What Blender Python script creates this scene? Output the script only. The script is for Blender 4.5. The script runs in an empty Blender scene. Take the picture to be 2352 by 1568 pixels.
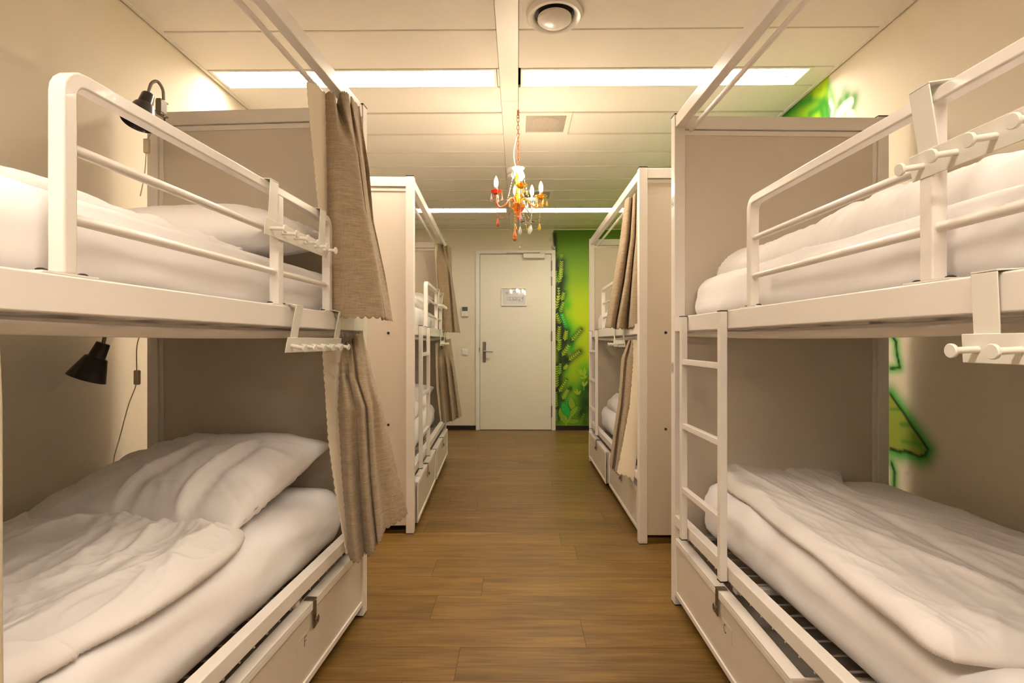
import bpy, bmesh, math, random
from math import sin, cos, pi, sqrt, radians
from mathutils import Vector, Matrix, noise, Euler
import numpy as np
random.seed(7)
C = bpy.context.scene.collection
# ------------------------------------------------------------------ camera
F = 1180.0; YAW = 0.0119; CAMZ = 1.16
cd = bpy.data.cameras.new('camera'); cam = bpy.data.objects.new('camera', cd); C.objects.link(cam)
cd.sensor_width = 36.0; cd.lens = 36.0*F/2352.0; cd.clip_start = 0.02
cam.location = (0, 0, CAMZ); cam.rotation_euler = (pi/2, 0, YAW)
cd.shift_y = 0.0006
bpy.context.scene.camera = cam
# ------------------------------------------------------------------ world, exposure
w = bpy.data.worlds.new('world'); bpy.context.scene.world = w; w.use_nodes = True
w.node_tree.nodes['Background'].inputs[0].default_value = (1, .86, .7, 1)
w.node_tree.nodes['Background'].inputs[1].default_value = 0.02
vs = bpy.context.scene.view_settings
vs.view_transform = 'Standard'; vs.look = 'None'; vs.gamma = 1; vs.use_curve_mapping = False
vs.exposure = 0.04
cy = bpy.context.scene.cycles
cy.max_bounces = 6; cy.diffuse_bounces = 4; cy.glossy_bounces = 3; cy.transmission_bounces = 5; cy.transparent_max_bounces = 4
cy.use_adaptive_sampling = True; cy.adaptive_threshold = .16; cy.time_limit = 1200; cy.adaptive_min_samples = 16
cy.caustics_reflective = False; cy.caustics_refractive = False
LIGHT = (1.0, .865, .725)          # colour of the fluorescent tubes
L_ON = 46.0                      # radiance of the tube panels
L_BULB = 340.0
# ------------------------------------------------------------------ room size
XL, XR, YB, YF, H = -1.735, 1.740, 6.79, -1.7, 2.65

def ray(px, py):
    u = (px-1176)/F; wv = (785-py)/F
    return Vector((u*cos(YAW)-sin(YAW), u*sin(YAW)+cos(YAW), wv))
def onz(px, py, z):              # where the sight line of a pixel meets height z
    d = ray(px, py); t = (z-CAMZ)/d.z
    return Vector((d.x*t, d.y*t, z))
def ony(px, py, Y):
    d = ray(px, py); t = Y/d.y
    return Vector((d.x*t, Y, CAMZ+d.z*t))
def onx(px, py, X):
    d = ray(px, py); t = X/d.x
    return Vector((X, d.y*t, CAMZ+d.z*t))

# ------------------------------------------------------------------ materials
def srgb(h):
    v = [int(h[i:i+2], 16)/255 for i in (0, 2, 4)]
    return tuple((c/12.92 if c <= .04045 else ((c+.055)/1.055)**2.4) for c in v)+(1,)
def mat(name, col, rough=.5, metal=0, bump=0, bscale=200, var=0, vscale=3, coat=0, spec=.5, trans=0, stretch=(1, 1, 1), ior=1.45, sheen=0):
    m = bpy.data.materials.new(name); m.use_nodes = True
    nt = m.node_tree; b = nt.nodes['Principled BSDF']
    col = tuple(col)+(1,) if len(col) == 3 else col
    b.inputs['Base Color'].default_value = col
    b.inputs['Roughness'].default_value = rough; b.inputs['Metallic'].default_value = metal
    b.inputs['Specular IOR Level'].default_value = spec; b.inputs['IOR'].default_value = ior
    b.inputs['Coat Weight'].default_value = coat; b.inputs['Transmission Weight'].default_value = trans
    b.inputs['Sheen Weight'].default_value = sheen
    tc = nt.nodes.new('ShaderNodeTexCoord'); mp = nt.nodes.new('ShaderNodeMapping')
    mp.inputs['Scale'].default_value = stretch
    nt.links.new(tc.outputs['Object'], mp.inputs['Vector'])
    n = nt.nodes.new('ShaderNodeTexNoise'); n.inputs['Scale'].default_value = vscale; n.inputs['Detail'].default_value = 4
    nt.links.new(mp.outputs[0], n.inputs['Vector'])
    mx = nt.nodes.new('ShaderNodeMix'); mx.data_type = 'RGBA'
    v = max(var, .015)
    mx.inputs['A'].default_value = tuple(c*(1-v) for c in col[:3])+(1,)
    mx.inputs['B'].default_value = tuple(min(1, c*(1+v)) for c in col[:3])+(1,)
    nt.links.new(n.outputs['Fac'], mx.inputs['Factor']); nt.links.new(mx.outputs['Result'], b.inputs['Base Color'])
    if bump:
        n2 = nt.nodes.new('ShaderNodeTexNoise'); n2.inputs['Scale'].default_value = bscale; n2.inputs['Detail'].default_value = 3
        nt.links.new(mp.outputs[0], n2.inputs['Vector'])
        bp = nt.nodes.new('ShaderNodeBump'); bp.inputs['Strength'].default_value = bump; bp.inputs['Distance'].default_value = .002
        nt.links.new(n2.outputs['Fac'], bp.inputs['Height']); nt.links.new(bp.outputs[0], b.inputs['Normal'])
    return m
def emis(name, col, s):
    m = bpy.data.materials.new(name); m.use_nodes = True; nt = m.node_tree
    nt.nodes.clear(); e = nt.nodes.new('ShaderNodeEmission'); o = nt.nodes.new('ShaderNodeOutputMaterial')
    e.inputs[0].default_value = tuple(col)+(1,); e.inputs[1].default_value = s
    nt.links.new(e.outputs[0], o.inputs[0]); return m

M = {}
M['wall'] = mat('wall_paint', (.78, .695, .55), .75, bump=.12, bscale=180, var=.01)
M['ceil'] = mat('ceiling_tile', (.84, .785, .70), .85, bump=.35, bscale=350, var=.03, vscale=60)
M['white'] = mat('white_lacquered_steel', (.82, .765, .70), .28, var=.01, coat=.15)
M['panel'] = mat('bunk_end_board', (.67, .592, .49), .5, bump=.06, bscale=120, var=.02)
M['rack'] = mat('ivory_lacquer', (.82, .79, .70), .35)
M['black'] = mat('black_plastic', (.012, .011, .010), .35)
M['shade'] = mat('black_lamp_shade', (.02, .017, .016), .3, coat=.3)
M['grey'] = mat('grey_flex', (.25, .21, .17), .4, metal=.4)
M['steel'] = mat('steel', (.55, .52, .48), .3, metal=1)
M['wire'] = mat('wire_grid', (.62, .58, .54), .35, metal=.7)
M['dark'] = mat('dark_gap', (.02, .016, .014), .7)
M['skirt'] = mat('black_skirting', (.016, .013, .016), .4)
M['sheet'] = mat('white_sheet', (.91, .875, .865), .8, bump=.15, bscale=500, var=.012, vscale=8, sheen=.1)
M['sheet2'] = mat('white_duvet_cover', (.89, .85, .825), .7, bump=.12, bscale=400, var=.012, vscale=6, sheen=.1)
M['lining'] = mat('cream_lining', (.72, .62, .46), .85, bump=.15, bscale=500, var=.03)
M['door'] = mat('door_leaf', (.83, .775, .65), .5, var=.01)
M['frame'] = mat('door_frame', (.83, .79, .70), .4)
M['bronze'] = mat('brushed_bronze', (.26, .23, .19), .4, metal=.8)
M['paper'] = mat('paper', (.64, .62, .62), .25, coat=1.0)
M['ink'] = mat('ink', (.05, .04, .04), .6)
M['plastic'] = mat('white_plastic', (.82, .78, .72), .35)
M['lcd'] = mat('lcd', (.10, .12, .10), .2)
M['grille'] = mat('grille', (.42, .37, .30), .6)
M['chrome'] = mat('reflector', (.85, .85, .87), .15, metal=.9)
M['louvre'] = mat('white_louvre', (.92, .92, .93), .3, metal=0)
M['rear_wall'] = mat('low_bounce_rear_wall', (.42, .37, .31), .5)  # unseen wall behind the camera, colour darkened so it bounces less light
M['tbar_shaded'] = mat('shade_toned_ceiling_joint', (.66, .61, .52), .6)  # joint bars; the shade along the seams is put into their darker tone
M['clasp'] = mat('dark_clasp_steel', (.30, .25, .20), .35, metal=1)
M['slat'] = mat('grille_slat', (.60, .53, .44), .5)
M['red'] = mat('red_enamel', (.60, .075, .02), .3, coat=.5)
M['copper'] = mat('copper_enamel', (.35, .09, .03), .35, coat=.4)
def glass(name, col, rough=.03):
    return mat(name, col, rough, trans=.72, ior=1.45, var=.01)
M['g_clear'] = glass('clear_glass', (1, .97, .95)); M['g_red'] = glass('red_glass', (.95, .12, .05))
M['g_yellow'] = glass('yellow_glass', (1, .66, .04)); M['g_orange'] = glass('orange_glass', (1, .30, .03)); M['g_pink'] = glass('pink_glass', (1, .55, .50))
M['tube'] = emis('lit_tube', LIGHT, L_ON); M['bulb'] = emis('lit_bulb', (1, .81, .59), L_BULB)

def linen(name, c1, c2):
    m = bpy.data.materials.new(name); m.use_nodes = True; nt = m.node_tree; b = nt.nodes['Principled BSDF']
    b.inputs['Roughness'].default_value = .9; b.inputs['Sheen Weight'].default_value = .15; b.inputs['Specular IOR Level'].default_value = .2
    tc = nt.nodes.new('ShaderNodeTexCoord')
    fs = []
    for sc in ((28, 28, 520), (420, 420, 30), (9, 9, 90)):
        mp = nt.nodes.new('ShaderNodeMapping'); mp.inputs['Scale'].default_value = sc
        nt.links.new(tc.outputs['Object'], mp.inputs[0])
        n = nt.nodes.new('ShaderNodeTexNoise'); n.inputs['Scale'].default_value = 1; n.inputs['Detail'].default_value = 3
        nt.links.new(mp.outputs[0], n.inputs[0]); fs.append(n.outputs['Fac'])
    def mth(op, a, c):
        x = nt.nodes.new('ShaderNodeMath'); x.operation = op
        nt.links.new(a, x.inputs[0])
        if isinstance(c, float): x.inputs[1].default_value = c
        else: nt.links.new(c, x.inputs[1])
        return x.outputs[0]
    s = mth('ADD', mth('MULTIPLY', fs[0], .55), mth('ADD', mth('MULTIPLY', fs[1], .25), mth('MULTIPLY', fs[2], .20)))
    r = nt.nodes.new('ShaderNodeValToRGB'); r.color_ramp.elements[0].position = .33; r.color_ramp.elements[1].position = .67
    r.color_ramp.elements[0].color = c1; r.color_ramp.elements[1].color = c2
    nt.links.new(s, r.inputs[0]); nt.links.new(r.outputs[0], b.inputs['Base Color'])
    bp = nt.nodes.new('ShaderNodeBump'); bp.inputs['Strength'].default_value = .35; bp.inputs['Distance'].default_value = .002
    nt.links.new(s, bp.inputs['Height']); nt.links.new(bp.outputs[0], b.inputs['Normal'])
    return m
M['linen'] = linen('brown_linen', (.215, .155, .09, 1), (.44, .34, .22, 1))

def floor_mat():
    m = bpy.data.materials.new('oak_plank_floor'); m.use_nodes = True; nt = m.node_tree; b = nt.nodes['Principled BSDF']
    b.inputs['Roughness'].default_value = .38; b.inputs['Specular IOR Level'].default_value = .35
    at = nt.nodes.new('ShaderNodeAttribute'); at.attribute_name = 'plank'
    geo = nt.nodes.new('ShaderNodeNewGeometry')
    off = nt.nodes.new('ShaderNodeVectorMath'); off.operation = 'MULTIPLY'; off.inputs[1].default_value = (37, 19, 5)
    nt.links.new(at.outputs['Color'], off.inputs[0])
    add = nt.nodes.new('ShaderNodeVectorMath'); add.operation = 'ADD'
    nt.links.new(geo.outputs['Position'], add.inputs[0]); nt.links.new(off.outputs[0], add.inputs[1])
    outs = []
    for sc, dist in (((1.3, 16, 1), .6), ((4, 110, 1), .2), ((.9, 5, 1), 1.2)):
        mp = nt.nodes.new('ShaderNodeMapping'); mp.inputs['Scale'].default_value = sc
        nt.links.new(add.outputs[0], mp.inputs[0])
        n = nt.nodes.new('ShaderNodeTexNoise'); n.inputs['Scale'].default_value = 1.6; n.inputs['Detail'].default_value = 5; n.inputs['Distortion'].default_value = dist
        nt.links.new(mp.outputs[0], n.inputs[0]); outs.append(n.outputs['Fac'])
    mix1 = nt.nodes.new('ShaderNodeMath'); mix1.operation = 'MULTIPLY_ADD'; mix1.inputs[1].default_value = .35
    nt.links.new(outs[1], mix1.inputs[0])
    sc1 = nt.nodes.new('ShaderNodeMath'); sc1.operation = 'MULTIPLY'; sc1.inputs[1].default_value = .4
    nt.links.new(outs[0], sc1.inputs[0]); nt.links.new(sc1.outputs[0], mix1.inputs[2])
    mix2 = nt.nodes.new('ShaderNodeMath'); mix2.operation = 'MULTIPLY_ADD'; mix2.inputs[1].default_value = .25
    nt.links.new(outs[2], mix2.inputs[0]); nt.links.new(mix1.outputs[0], mix2.inputs[2])
    r = nt.nodes.new('ShaderNodeValToRGB'); e = r.color_ramp.elements
    e[0].position = .34; e[0].color = (.084, .044, .010, 1); e[1].position = .68; e[1].color = (.265, .150, .038, 1)
    k = e.new(.5); k.color = (.163, .090, .021, 1)
    nt.links.new(mix2.outputs[0], r.inputs[0])
    sep = nt.nodes.new('ShaderNodeSeparateColor'); nt.links.new(at.outputs['Color'], sep.inputs[0])
    mr = nt.nodes.new('ShaderNodeMapRange'); mr.inputs['To Min'].default_value = .84; mr.inputs['To Max'].default_value = 1.14
    nt.links.new(sep.outputs[0], mr.inputs[0])
    mm = nt.nodes.new('ShaderNodeVectorMath'); mm.operation = 'SCALE'
    nt.links.new(r.outputs[0], mm.inputs[0]); nt.links.new(mr.outputs[0], mm.inputs['Scale'])
    nt.links.new(mm.outputs[0], b.inputs['Base Color'])
    bp = nt.nodes.new('ShaderNodeBump'); bp.inputs['Strength'].default_value = .12; bp.inputs['Distance'].default_value = .001
    nt.links.new(outs[1], bp.inputs['Height']); nt.links.new(bp.outputs[0], b.inputs['Normal'])
    return m
M['floor'] = floor_mat()
def attr_mat(name, rough=.6):
    m = bpy.data.materials.new(name); m.use_nodes = True; nt = m.node_tree; b = nt.nodes['Principled BSDF']
    at = nt.nodes.new('ShaderNodeAttribute'); at.attribute_name = 'paint'
    nt.links.new(at.outputs['Color'], b.inputs['Base Color']); b.inputs['Roughness'].default_value = rough
    return m
M['mural'] = attr_mat('spray_painted_mural')

# ------------------------------------------------------------------ mesh helpers
class MB:
    def __init__(s): s.v = []; s.f = []
    def add(s, vs, fs):
        n = len(s.v); s.v += [tuple(p) for p in vs]; s.f += [tuple(i+n for i in f) for f in fs]; return s
    def box(s, x0, x1, y0, y1, z0, z1, m=None):
        vs = [Vector((x, y, z)) for z in (z0, z1) for y in (y0, y1) for x in (x0, x1)]
        if m: vs = [m @ p for p in vs]
        return s.add(vs, [(0, 2, 3, 1), (4, 5, 7, 6), (0, 1, 5, 4), (2, 6, 7, 3), (0, 4, 6, 2), (1, 3, 7, 5)])
    def tube(s, pts, r, n=12, cap=True, closed=False):
        pts = [Vector(p) for p in pts]; k = len(pts); rs = r if isinstance(r, (list, tuple)) else [r]*k
        t0 = (pts[1]-pts[0]).normalized(); up = Vector((0, 0, 1)) if abs(t0.z) < .9 else Vector((1, 0, 0))
        a = t0.cross(up).normalized(); vs = []; fs = []
        for i, p in enumerate(pts):
            if closed: t = (pts[(i+1) % k]-pts[i-1]).normalized()
            else: t = (pts[min(i+1, k-1)]-pts[max(i-1, 0)]).normalized()
            a = (a-t*a.dot(t)).normalized(); b = t.cross(a)
            for j in range(n):
                q = 2*pi*j/n; vs.append(p+(a*cos(q)+b*sin(q))*rs[i])
        for i in range(k if closed else k-1):
            for j in range(n):
                i2 = (i+1) % k
                fs.append((i*n+j, i*n+(j+1) % n, i2*n+(j+1) % n, i2*n+j))
        if cap and not closed: fs += [tuple(range(n))[::-1], tuple(range((k-1)*n, k*n))]
        return s.add(vs, fs)
    def lathe(s, prof, m=None, n=24, scal=0, sn=0):
        vs = []; fs = []
        for (r, z) in prof:
            for j in range(n):
                q = 2*pi*j/n; rr = r*(1+scal*cos(sn*q)) if scal else r
                p = Vector((rr*cos(q), rr*sin(q), z)); vs.append(m @ p if m else p)
        for i in range(len(prof)-1):
            for j in range(n): fs.append((i*n+j, i*n+(j+1) % n, (i+1)*n+(j+1) % n, (i+1)*n+j))
        fs += [tuple(range(n))[::-1], tuple(range((len(prof)-1)*n, len(prof)*n))]
        return s.add(vs, fs)
    def sqtube(s, pts, w, h, up):
        pts = [Vector(p) for p in pts]; up = Vector(up); k = len(pts); vs = []; fs = []
        for i, p in enumerate(pts):
            t = (pts[min(i+1, k-1)]-pts[max(i-1, 0)]).normalized(); sd = up.normalized(); o = t.cross(sd).normalized()
            sc = 1.0
            if 0 < i < k-1:
                c = (pts[i+1]-p).normalized().dot((p-pts[i-1]).normalized()); sc = 1/max(.5, sqrt((1+c)/2))
            for a, b in ((-1, -1), (1, -1), (1, 1), (-1, 1)): vs.append(p+sd*(a*w/2)+o*(b*h/2*sc))
        for i in range(k-1):
            for j in range(4): fs.append((i*4+j, i*4+(j+1) % 4, (i+1)*4+(j+1) % 4, (i+1)*4+j))
        fs += [(3, 2, 1, 0), tuple(range((k-1)*4, k*4))]
        return s.add(vs, fs)
    def build(s, name, m, parent=None, bevel=0, smooth=False, solid=0, segs=2, org=None):
        me = bpy.data.meshes.new(name)
        if org is not None: s.v = [(p[0]-org[0], p[1]-org[1], p[2]-org[2]) for p in s.v]
        me.from_pydata(s.v, [], s.f)
        bm = bmesh.new(); bm.from_mesh(me); bmesh.ops.recalc_face_normals(bm, faces=bm.faces); bm.to_mesh(me); bm.free()
        me.materials.append(m)
        if smooth or bevel: me.polygons.foreach_set('use_smooth', [True]*len(me.polygons))
        o = bpy.data.objects.new(name, me); C.objects.link(o)
        if org is not None: o.location = org
        if parent is not None: o.parent = parent
        if bevel:
            b = o.modifiers.new('bevel', 'BEVEL'); b.width = bevel; b.segments = segs; b.limit_method = 'ANGLE'; b.angle_limit = radians(40)
            b.harden_normals = True
        elif smooth:
            me.set_sharp_from_angle(angle=radians(45))
        if solid:
            sm = o.modifiers.new('solid', 'SOLIDIFY'); sm.thickness = solid; sm.offset = 0
        return o
def empty(name, loc, rz=0):
    o = bpy.data.objects.new(name, None); C.objects.link(o); o.location = loc; o.rotation_euler = (0, 0, rz); o.empty_display_size = .1
    return o
def tag(o, label=None, cat=None, group=None, kind=None):
    if label: o['label'] = label
    if cat: o['category'] = cat
    if group: o['group'] = group
    if kind: o['kind'] = kind
    return o
def copy_tree(o, parent=None):
    c = o.copy(); C.objects.link(c); c.parent = parent
    for ch in list(o.children): copy_tree(ch, c)
    return c
def catmull(pts, n):
    pts = [Vector(p) for p in pts]; P = [pts[0]*2-pts[1]]+pts+[pts[-1]*2-pts[-2]]
    out = []; m = len(pts)-1
    for i in range(n):
        x = i/(n-1)*m; k = min(int(x), m-1); t = x-k; a, b, c, d = P[k:k+4]
        out.append(.5*((2*b)+(c-a)*t+(2*a-5*b+4*c-d)*t*t+(3*b-a-3*c+d)*t*t*t))
    return out
def sstep(a, b, x):
    t = min(1, max(0, (x-a)/(b-a))); return t*t*(3-2*t)
def ridge(p): return 1-abs(noise.noise(p))*2
def fold(p, sc):                                  # creased cloth noise
    q = Vector((p[0]*sc[0], p[1]*sc[1], p[2]*sc[2]))
    wv = Vector((noise.noise(q*.6+Vector((9, 1, 4))), noise.noise(q*.6+Vector((2, 8, 5))), 0))*.9
    q = q+wv
    a = 1-min(1, abs(noise.noise(q))*2.2); b = 1-min(1, abs(noise.noise(q*1.9+Vector((3, 7, 1))))*2.4); c = 1-min(1, abs(noise.noise(q*3.7+Vector((1, 3, 6))))*2.6)
    return 1.2*(a**2.2-.3)+.6*(b**2.5-.25)+.25*(c**3-.2)+.8*noise.noise(q*.5)

# ================================================================== THE ROOM
# floor: planks 0.1965 m wide laid across the room
fb = MB(); ids = []
JO = {9: -.22, 10: .26, 11: -.37, 12: -.17, 13: -.43, 14: -.9, 15: .25}
row0 = 1.757-.1965*18
r = 0; y = row0
while y < YB:
    y2 = min(y+.1965, YB); k = r-9
    j0 = JO.get(k, random.uniform(-.6, .6)); L = 1.22
    x = j0
    while x > XL: x -= L
    while x < XR:
        a, b = max(x, XL), min(x+L, XR); g = .0007
        n = len(fb.v); fb.add([(a+g, y+g, 0), (b-g, y+g, 0), (b-g, y2-g, 0), (a+g, y2-g, 0)], [(0, 1, 2, 3)])
        c = (random.random(), random.random(), random.random(), 1); ids += [c]*4
        x += L
    y += .1965; r += 1
n = len(fb.v); fb.box(XL-.1, XR+.1, YF-.1, YB+.1, -.12, -.0012); ids += [(0, 0, 0, 1)]*8
me = bpy.data.meshes.new('floor'); me.from_pydata(fb.v, [], fb.f); me.materials.append(M['floor']); me.materials.append(M['dark'])
for p in list(me.polygons)[-6:]: p.material_index = 1
ca = me.color_attributes.new('plank', 'FLOAT_COLOR', 'POINT'); ca.data.foreach_set('color', np.array(ids, dtype=np.float32).ravel())
fl = bpy.data.objects.new('floor', me); C.objects.link(fl); tag(fl, kind='structure')

def struct(name, mb, m, parent=None, **k):
    o = mb.build(name, m, parent, **k)
    if parent is None: tag(o, kind='structure')
    return o
struct('wall_left', MB().box(XL-.1, XL, YF, YB, 0, H+.1), M['wall'])
struct('wall_right', MB().box(XR, XR+.1, YF, YB, 0, H+.1), M['wall'])
struct('wall_front', MB().box(XL-.1, XR+.1, YF-.1, YF, 0, H+.1), M['rear_wall'])
DX0, DX1, DZ = -.503, .437, 2.318                # door leaf
wb = MB().box(XL-.1, DX0-.012, YB, YB+.1, 0, H+.1).box(DX1+.012, XR+.1, YB, YB+.1, 0, H+.1).box(DX0-.012, DX1+.012, YB, YB+.1, DZ+.012, H+.1)
struct('wall_back', wb, M['wall'])
struct('baseboard_back_left', MB().box(XL, DX0-.055, YB-.012, YB, 0, .058), M['skirt'])
struct('baseboard_back_right', MB().box(DX1+.058, XR, YB-.012, YB, 0, .058), M['skirt'])
struct('baseboard_left', MB().box(XL, XL+.012, YF, YB-.012, 0, .058), M['skirt'])
struct('baseboard_right', MB().box(XR-.012, XR, YF, YB-.012, 0, .058), M['skirt'])

# ceiling: metal trays with seams, a central channel, openings for the lights
seams = [2.452-.345*k for k in range(12, 0, -1)]+[2.452, 2.80, 3.005, 3.336, 3.675, 4.02, 4.36, 4.70, 5.04, 5.385, 5.70, 5.905, 6.23, 6.52, YB]
LROWS = [(2.80, 3.005), (5.70, 5.905), (-.308+.05, -.308+.255)]
seams = sorted([s for s in seams if not (-.30 < s < -.02)]+[LROWS[2][0], LROWS[2][1]])
seams = [YF]+[s for s in seams if s > YF+.05]
CX0, CX1 = -.105, .002
LX = {0: (-1.70, -.118), 1: (.012, 1.605)}
cb = MB(); g = .004
for a, b in zip(seams[:-1], seams[1:]):
    lit = any(abs(a-l0) < .01 for l0, l1 in LROWS)
    for side, (x0, x1) in enumerate(((XL+.02, CX0), (CX1, XR-.02))):
        if lit:
            lx0, lx1 = LX[side]
            if lx0-x0 > .01: cb.box(x0, lx0, a+g, b-g, H, H+.02)
            if x1-lx1 > .01: cb.box(lx1, x1, a+g, b-g, H, H+.02)
        else: cb.box(x0, x1, a+g, b-g, H, H+.02)
co = struct('ceiling', cb, M['ceil'], bevel=.005, segs=3)
tb = MB()
for a in seams[1:-1]:
    if a > 3.1:
        for x0, x1 in ((XL+.03, CX0), (CX1, XR-.03)): tb.box(x0, x1, a-.006, a+.006, H-.0065, H+.004)
struct('trim_7', tb, M['tbar_shaded'])
struct('trim_1', MB().box(CX0+.0015, CX1-.0015, YF, 3.17, H-.004, H+.02).box(CX0+.0015, CX1-.0015, 3.172, YB, H-.004, H+.02), M['frame'])
struct('trim_2', MB().box(XL+.008, XL+.028, YF, YB, H-.004, H+.02), M['frame'])
struct('trim_3', MB().box(XR-.028, XR-.008, YF, YB, H-.004, H+.02), M['frame'])
struct('trim_4', MB().box(XL-.1, XR+.1, YF-.1, YB+.1, H+.1, H+.14), M['dark'])   # the dark void above the trays
struct('trim_5', MB().box(XL+.02, XR-.02, YB-.012, YB, H-.012, H), M['frame'])

# recessed ceiling lights
M['tube_dim'] = emis('lit_tube_dim', (.95, .87, .85), L_ON*.3); M['tube_far'] = emis('lit_tube_far', LIGHT, L_ON*.95)
M['tube_b'] = emis('lit_tube_overhead', LIGHT, L_ON*2.05)
def ceiling_light(x0, x1, y0, y1, label, tm='tube'):
    t = empty('ceiling_light', ((x0+x1)/2, (y0+y1)/2, H)); cx, cy = (x0+x1)/2, (y0+y1)/2
    a, b, c, d = x0-cx+.002, x1-cx-.002, y0-cy+.002, y1-cy-.002; e = .014
    h = MB()
    h.box(a, b, c, c+e, -.003, .06).box(a, b, d-e, d, -.003, .06).box(a, a+e, c+e, d-e, -.003, .06).box(b-e, b, c+e, d-e, -.003, .06)
    h.box(a, b, c, d, .06, .068).build('housing', M['frame'], t, bevel=.001)
    MB().box(a+.07, b-.07, c+.03, d-.03, .024, .032).build('lamp_tube', M[tm], t)
    l = MB(); nb = int((b-a)/.07)
    for i in range(1, nb):
        x = a+e+(b-a-2*e)*i/nb
        l.box(x-.0012, x+.0012, c+e, d-e, .002, .014)
    l.box(a+e, b-e, -.002, .002, .002, .014)
    l.build('louvre', M['louvre'], t)
    for xx in (a+.10, b-.10): MB().tube([(xx, 0, -.002), (xx, 0, .03)], .008, 10).build('lamp_holder', M['plastic'], t)
    return tag(t, label, 'ceiling light', 'recessed fluorescent ceiling lights')
names = [('front row', 'near row, left of the ceiling channel'), ('', 'near row, right of the ceiling channel'),
         ('', 'far row, left of the chandelier'), ('', 'far row, right of the chandelier')]
for i, (y0, y1) in enumerate(LROWS):
    for s in (0, 1):
        lb = ('lit recessed strip light with louvres, '+names[i*2+s][1]) if i < 2 else 'lit recessed strip light overhead behind the viewpoint, %s side' % ('left', 'right')[s]
        ceiling_light(LX[s][0], LX[s][1], y0, y1, lb, ('tube', ('tube_dim', 'tube_far')[s], 'tube_b')[i])

# ceiling ventilation
def grille(cx, cy, w, d, label):
    t = empty('ceiling_grille', (cx, cy, H)); f = MB(); e = .035; z0, z1 = -.010, -.0005
    f.box(-w/2, w/2, -d/2, -d/2+e, z0, z1).box(-w/2, w/2, d/2-e, d/2, z0, z1).box(-w/2, -w/2+e, -d/2+e, d/2-e, z0, z1).box(w/2-e, w/2, -d/2+e, d/2-e, z0, z1)
    f.build('frame', M['frame'], t, bevel=.001)
    MB().box(-w/2+e, w/2-e, -d/2+e, d/2-e, -.002, -.0005).build('backing', M['grille'], t)
    s = MB(); x = -w/2+e+.003
    while x < w/2-e: s.box(x, x+.0035, -d/2+e, d/2-e, -.008, -.0043); x += .0075
    s.build('louvre', M['slat'], t)
    MB().lathe([(.10, -.0021), (.10, -.0040), (.02, -.0042), (.001, -.0042)], n=32).build('diffuser_disc', M['grille'], t, smooth=True)
    return tag(t, label, 'ceiling vent', 'square ceiling grilles')
grille(.185, 3.50, .335, .345, 'square slatted ceiling grille beside the chandelier chain')
grille(.185, 5.20, .335, .33, 'square dark ceiling grille behind the chandelier bulbs')
def valve(cx, cy, r, label, dark=False):
    t = empty('air_valve', (cx, cy, H))
    MB().lathe([(r, -.001), (r, -.012), (r*.93, -.022), (r*.80, -.020), (r*.70, -.004), (r*.70, -.001)], n=48).build('outer_ring', M['white'], t, smooth=True)
    MB().lathe([(r*.70, -.0006), (r*.70, -.0035), (r*.3, -.0035), (.001, -.0035)], n=40).build('throat', M['dark'], t)
    k = .42 if dark else .60
    MB().lathe([(r*k*.6, -.004), (r*k, -.020), (r*k, -.028), (r*k*.8, -.040), (r*k*.4, -.046), (.001, -.048)], n=48).build('centre_disc', M['white'], t, smooth=True)
    return tag(t, label, 'air valve', 'round ceiling air valves')
valve(.165, 2.335, .128, 'round white ceiling air valve with domed disc at the top of the picture')
valve(.115, 6.33, .115, 'small round ceiling air valve near the back wall, behind the chandelier pendants')
t = empty('smoke_detector', (-.035, 4.42, H-.004))
MB().lathe([(.066, 0), (.066, -.022), (.060, -.030), (.056, -.032), (.055, -.062), (.048, -.070), (.03, -.074), (.001, -.076)], n=40).build('body', M['plastic'], t, smooth=True)
MB().lathe([(.0565, -.044), (.0565, -.047)], n=40).build('slot_ring', M['dark'], t)
tag(t, 'round white smoke detector on the ceiling channel behind the chandelier crown', 'smoke detector')

# door
dr = empty('door_1', (0, YB, 0)); tag(dr, kind='structure')
dr['label'] = 'cream flush door in the back wall'
lf = MB().box(DX0, DX1, -.012, .03, .006, DZ).build('leaf', M['door'], dr, bevel=.0015)
fr = MB(); o_ = .042
fr.box(DX0-.055, DX0-.004, -.02, .06, 0, DZ+.006).box(DX1+.004, DX1+.055, -.02, .06, 0, DZ+.006).box(DX0-.055, DX1+.055, -.02, .06, DZ+.006, DZ+.052)
fr.build('frame', M['frame'], dr, bevel=.002)
MB().box(DX0-.004, DX0, -.008, .03, .01, DZ).box(DX1, DX1+.004, -.008, .03, .01, DZ).box(DX0, DX1, -.008, .03, DZ, DZ+.005).build('seal', M['dark'], dr)
hx = DX0+.058
hb = MB(); 
hb.box(hx-.020, hx+.020, -.022, -.012, .895, 1.165)
hp = hb.build('handle_plate', M['bronze'], dr, bevel=.018, segs=4)
MB().tube([(hx, -.02, 1.04), (hx, -.062, 1.04), (hx+.02, -.068, 1.04), (hx+.115, -.068, 1.036)], .009, 12).build('lever', M['steel'], hp, smooth=True)
for z0, z1 in ((2.10, 2.23), (1.90, 2.02), (1.17, 1.30), (.17, .32)):
    MB().tube([(DX1+.004, -.022, z0), (DX1+.004, -.022, z1)], .008, 10).build('hinge', M['bronze'], dr, smooth=True)
MB().box(DX0-.012, DX0-.002, -.024, -.02, 1.03, 1.09).build('strike_plate', M['bronze'], dr)
cl = MB().box(.068, .350, -.065, -.012, 2.262, 2.322).build('door_closer', M['white'], dr, bevel=.004)
MB().box(-.155, .285, -.055, -.022, 2.334, 2.350).build('closer_rail', M['white'], cl, bevel=.002)
MB().box(.255, .275, -.045, -.025, 2.322, 2.336).build('closer_arm', M['bronze'], cl)
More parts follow.
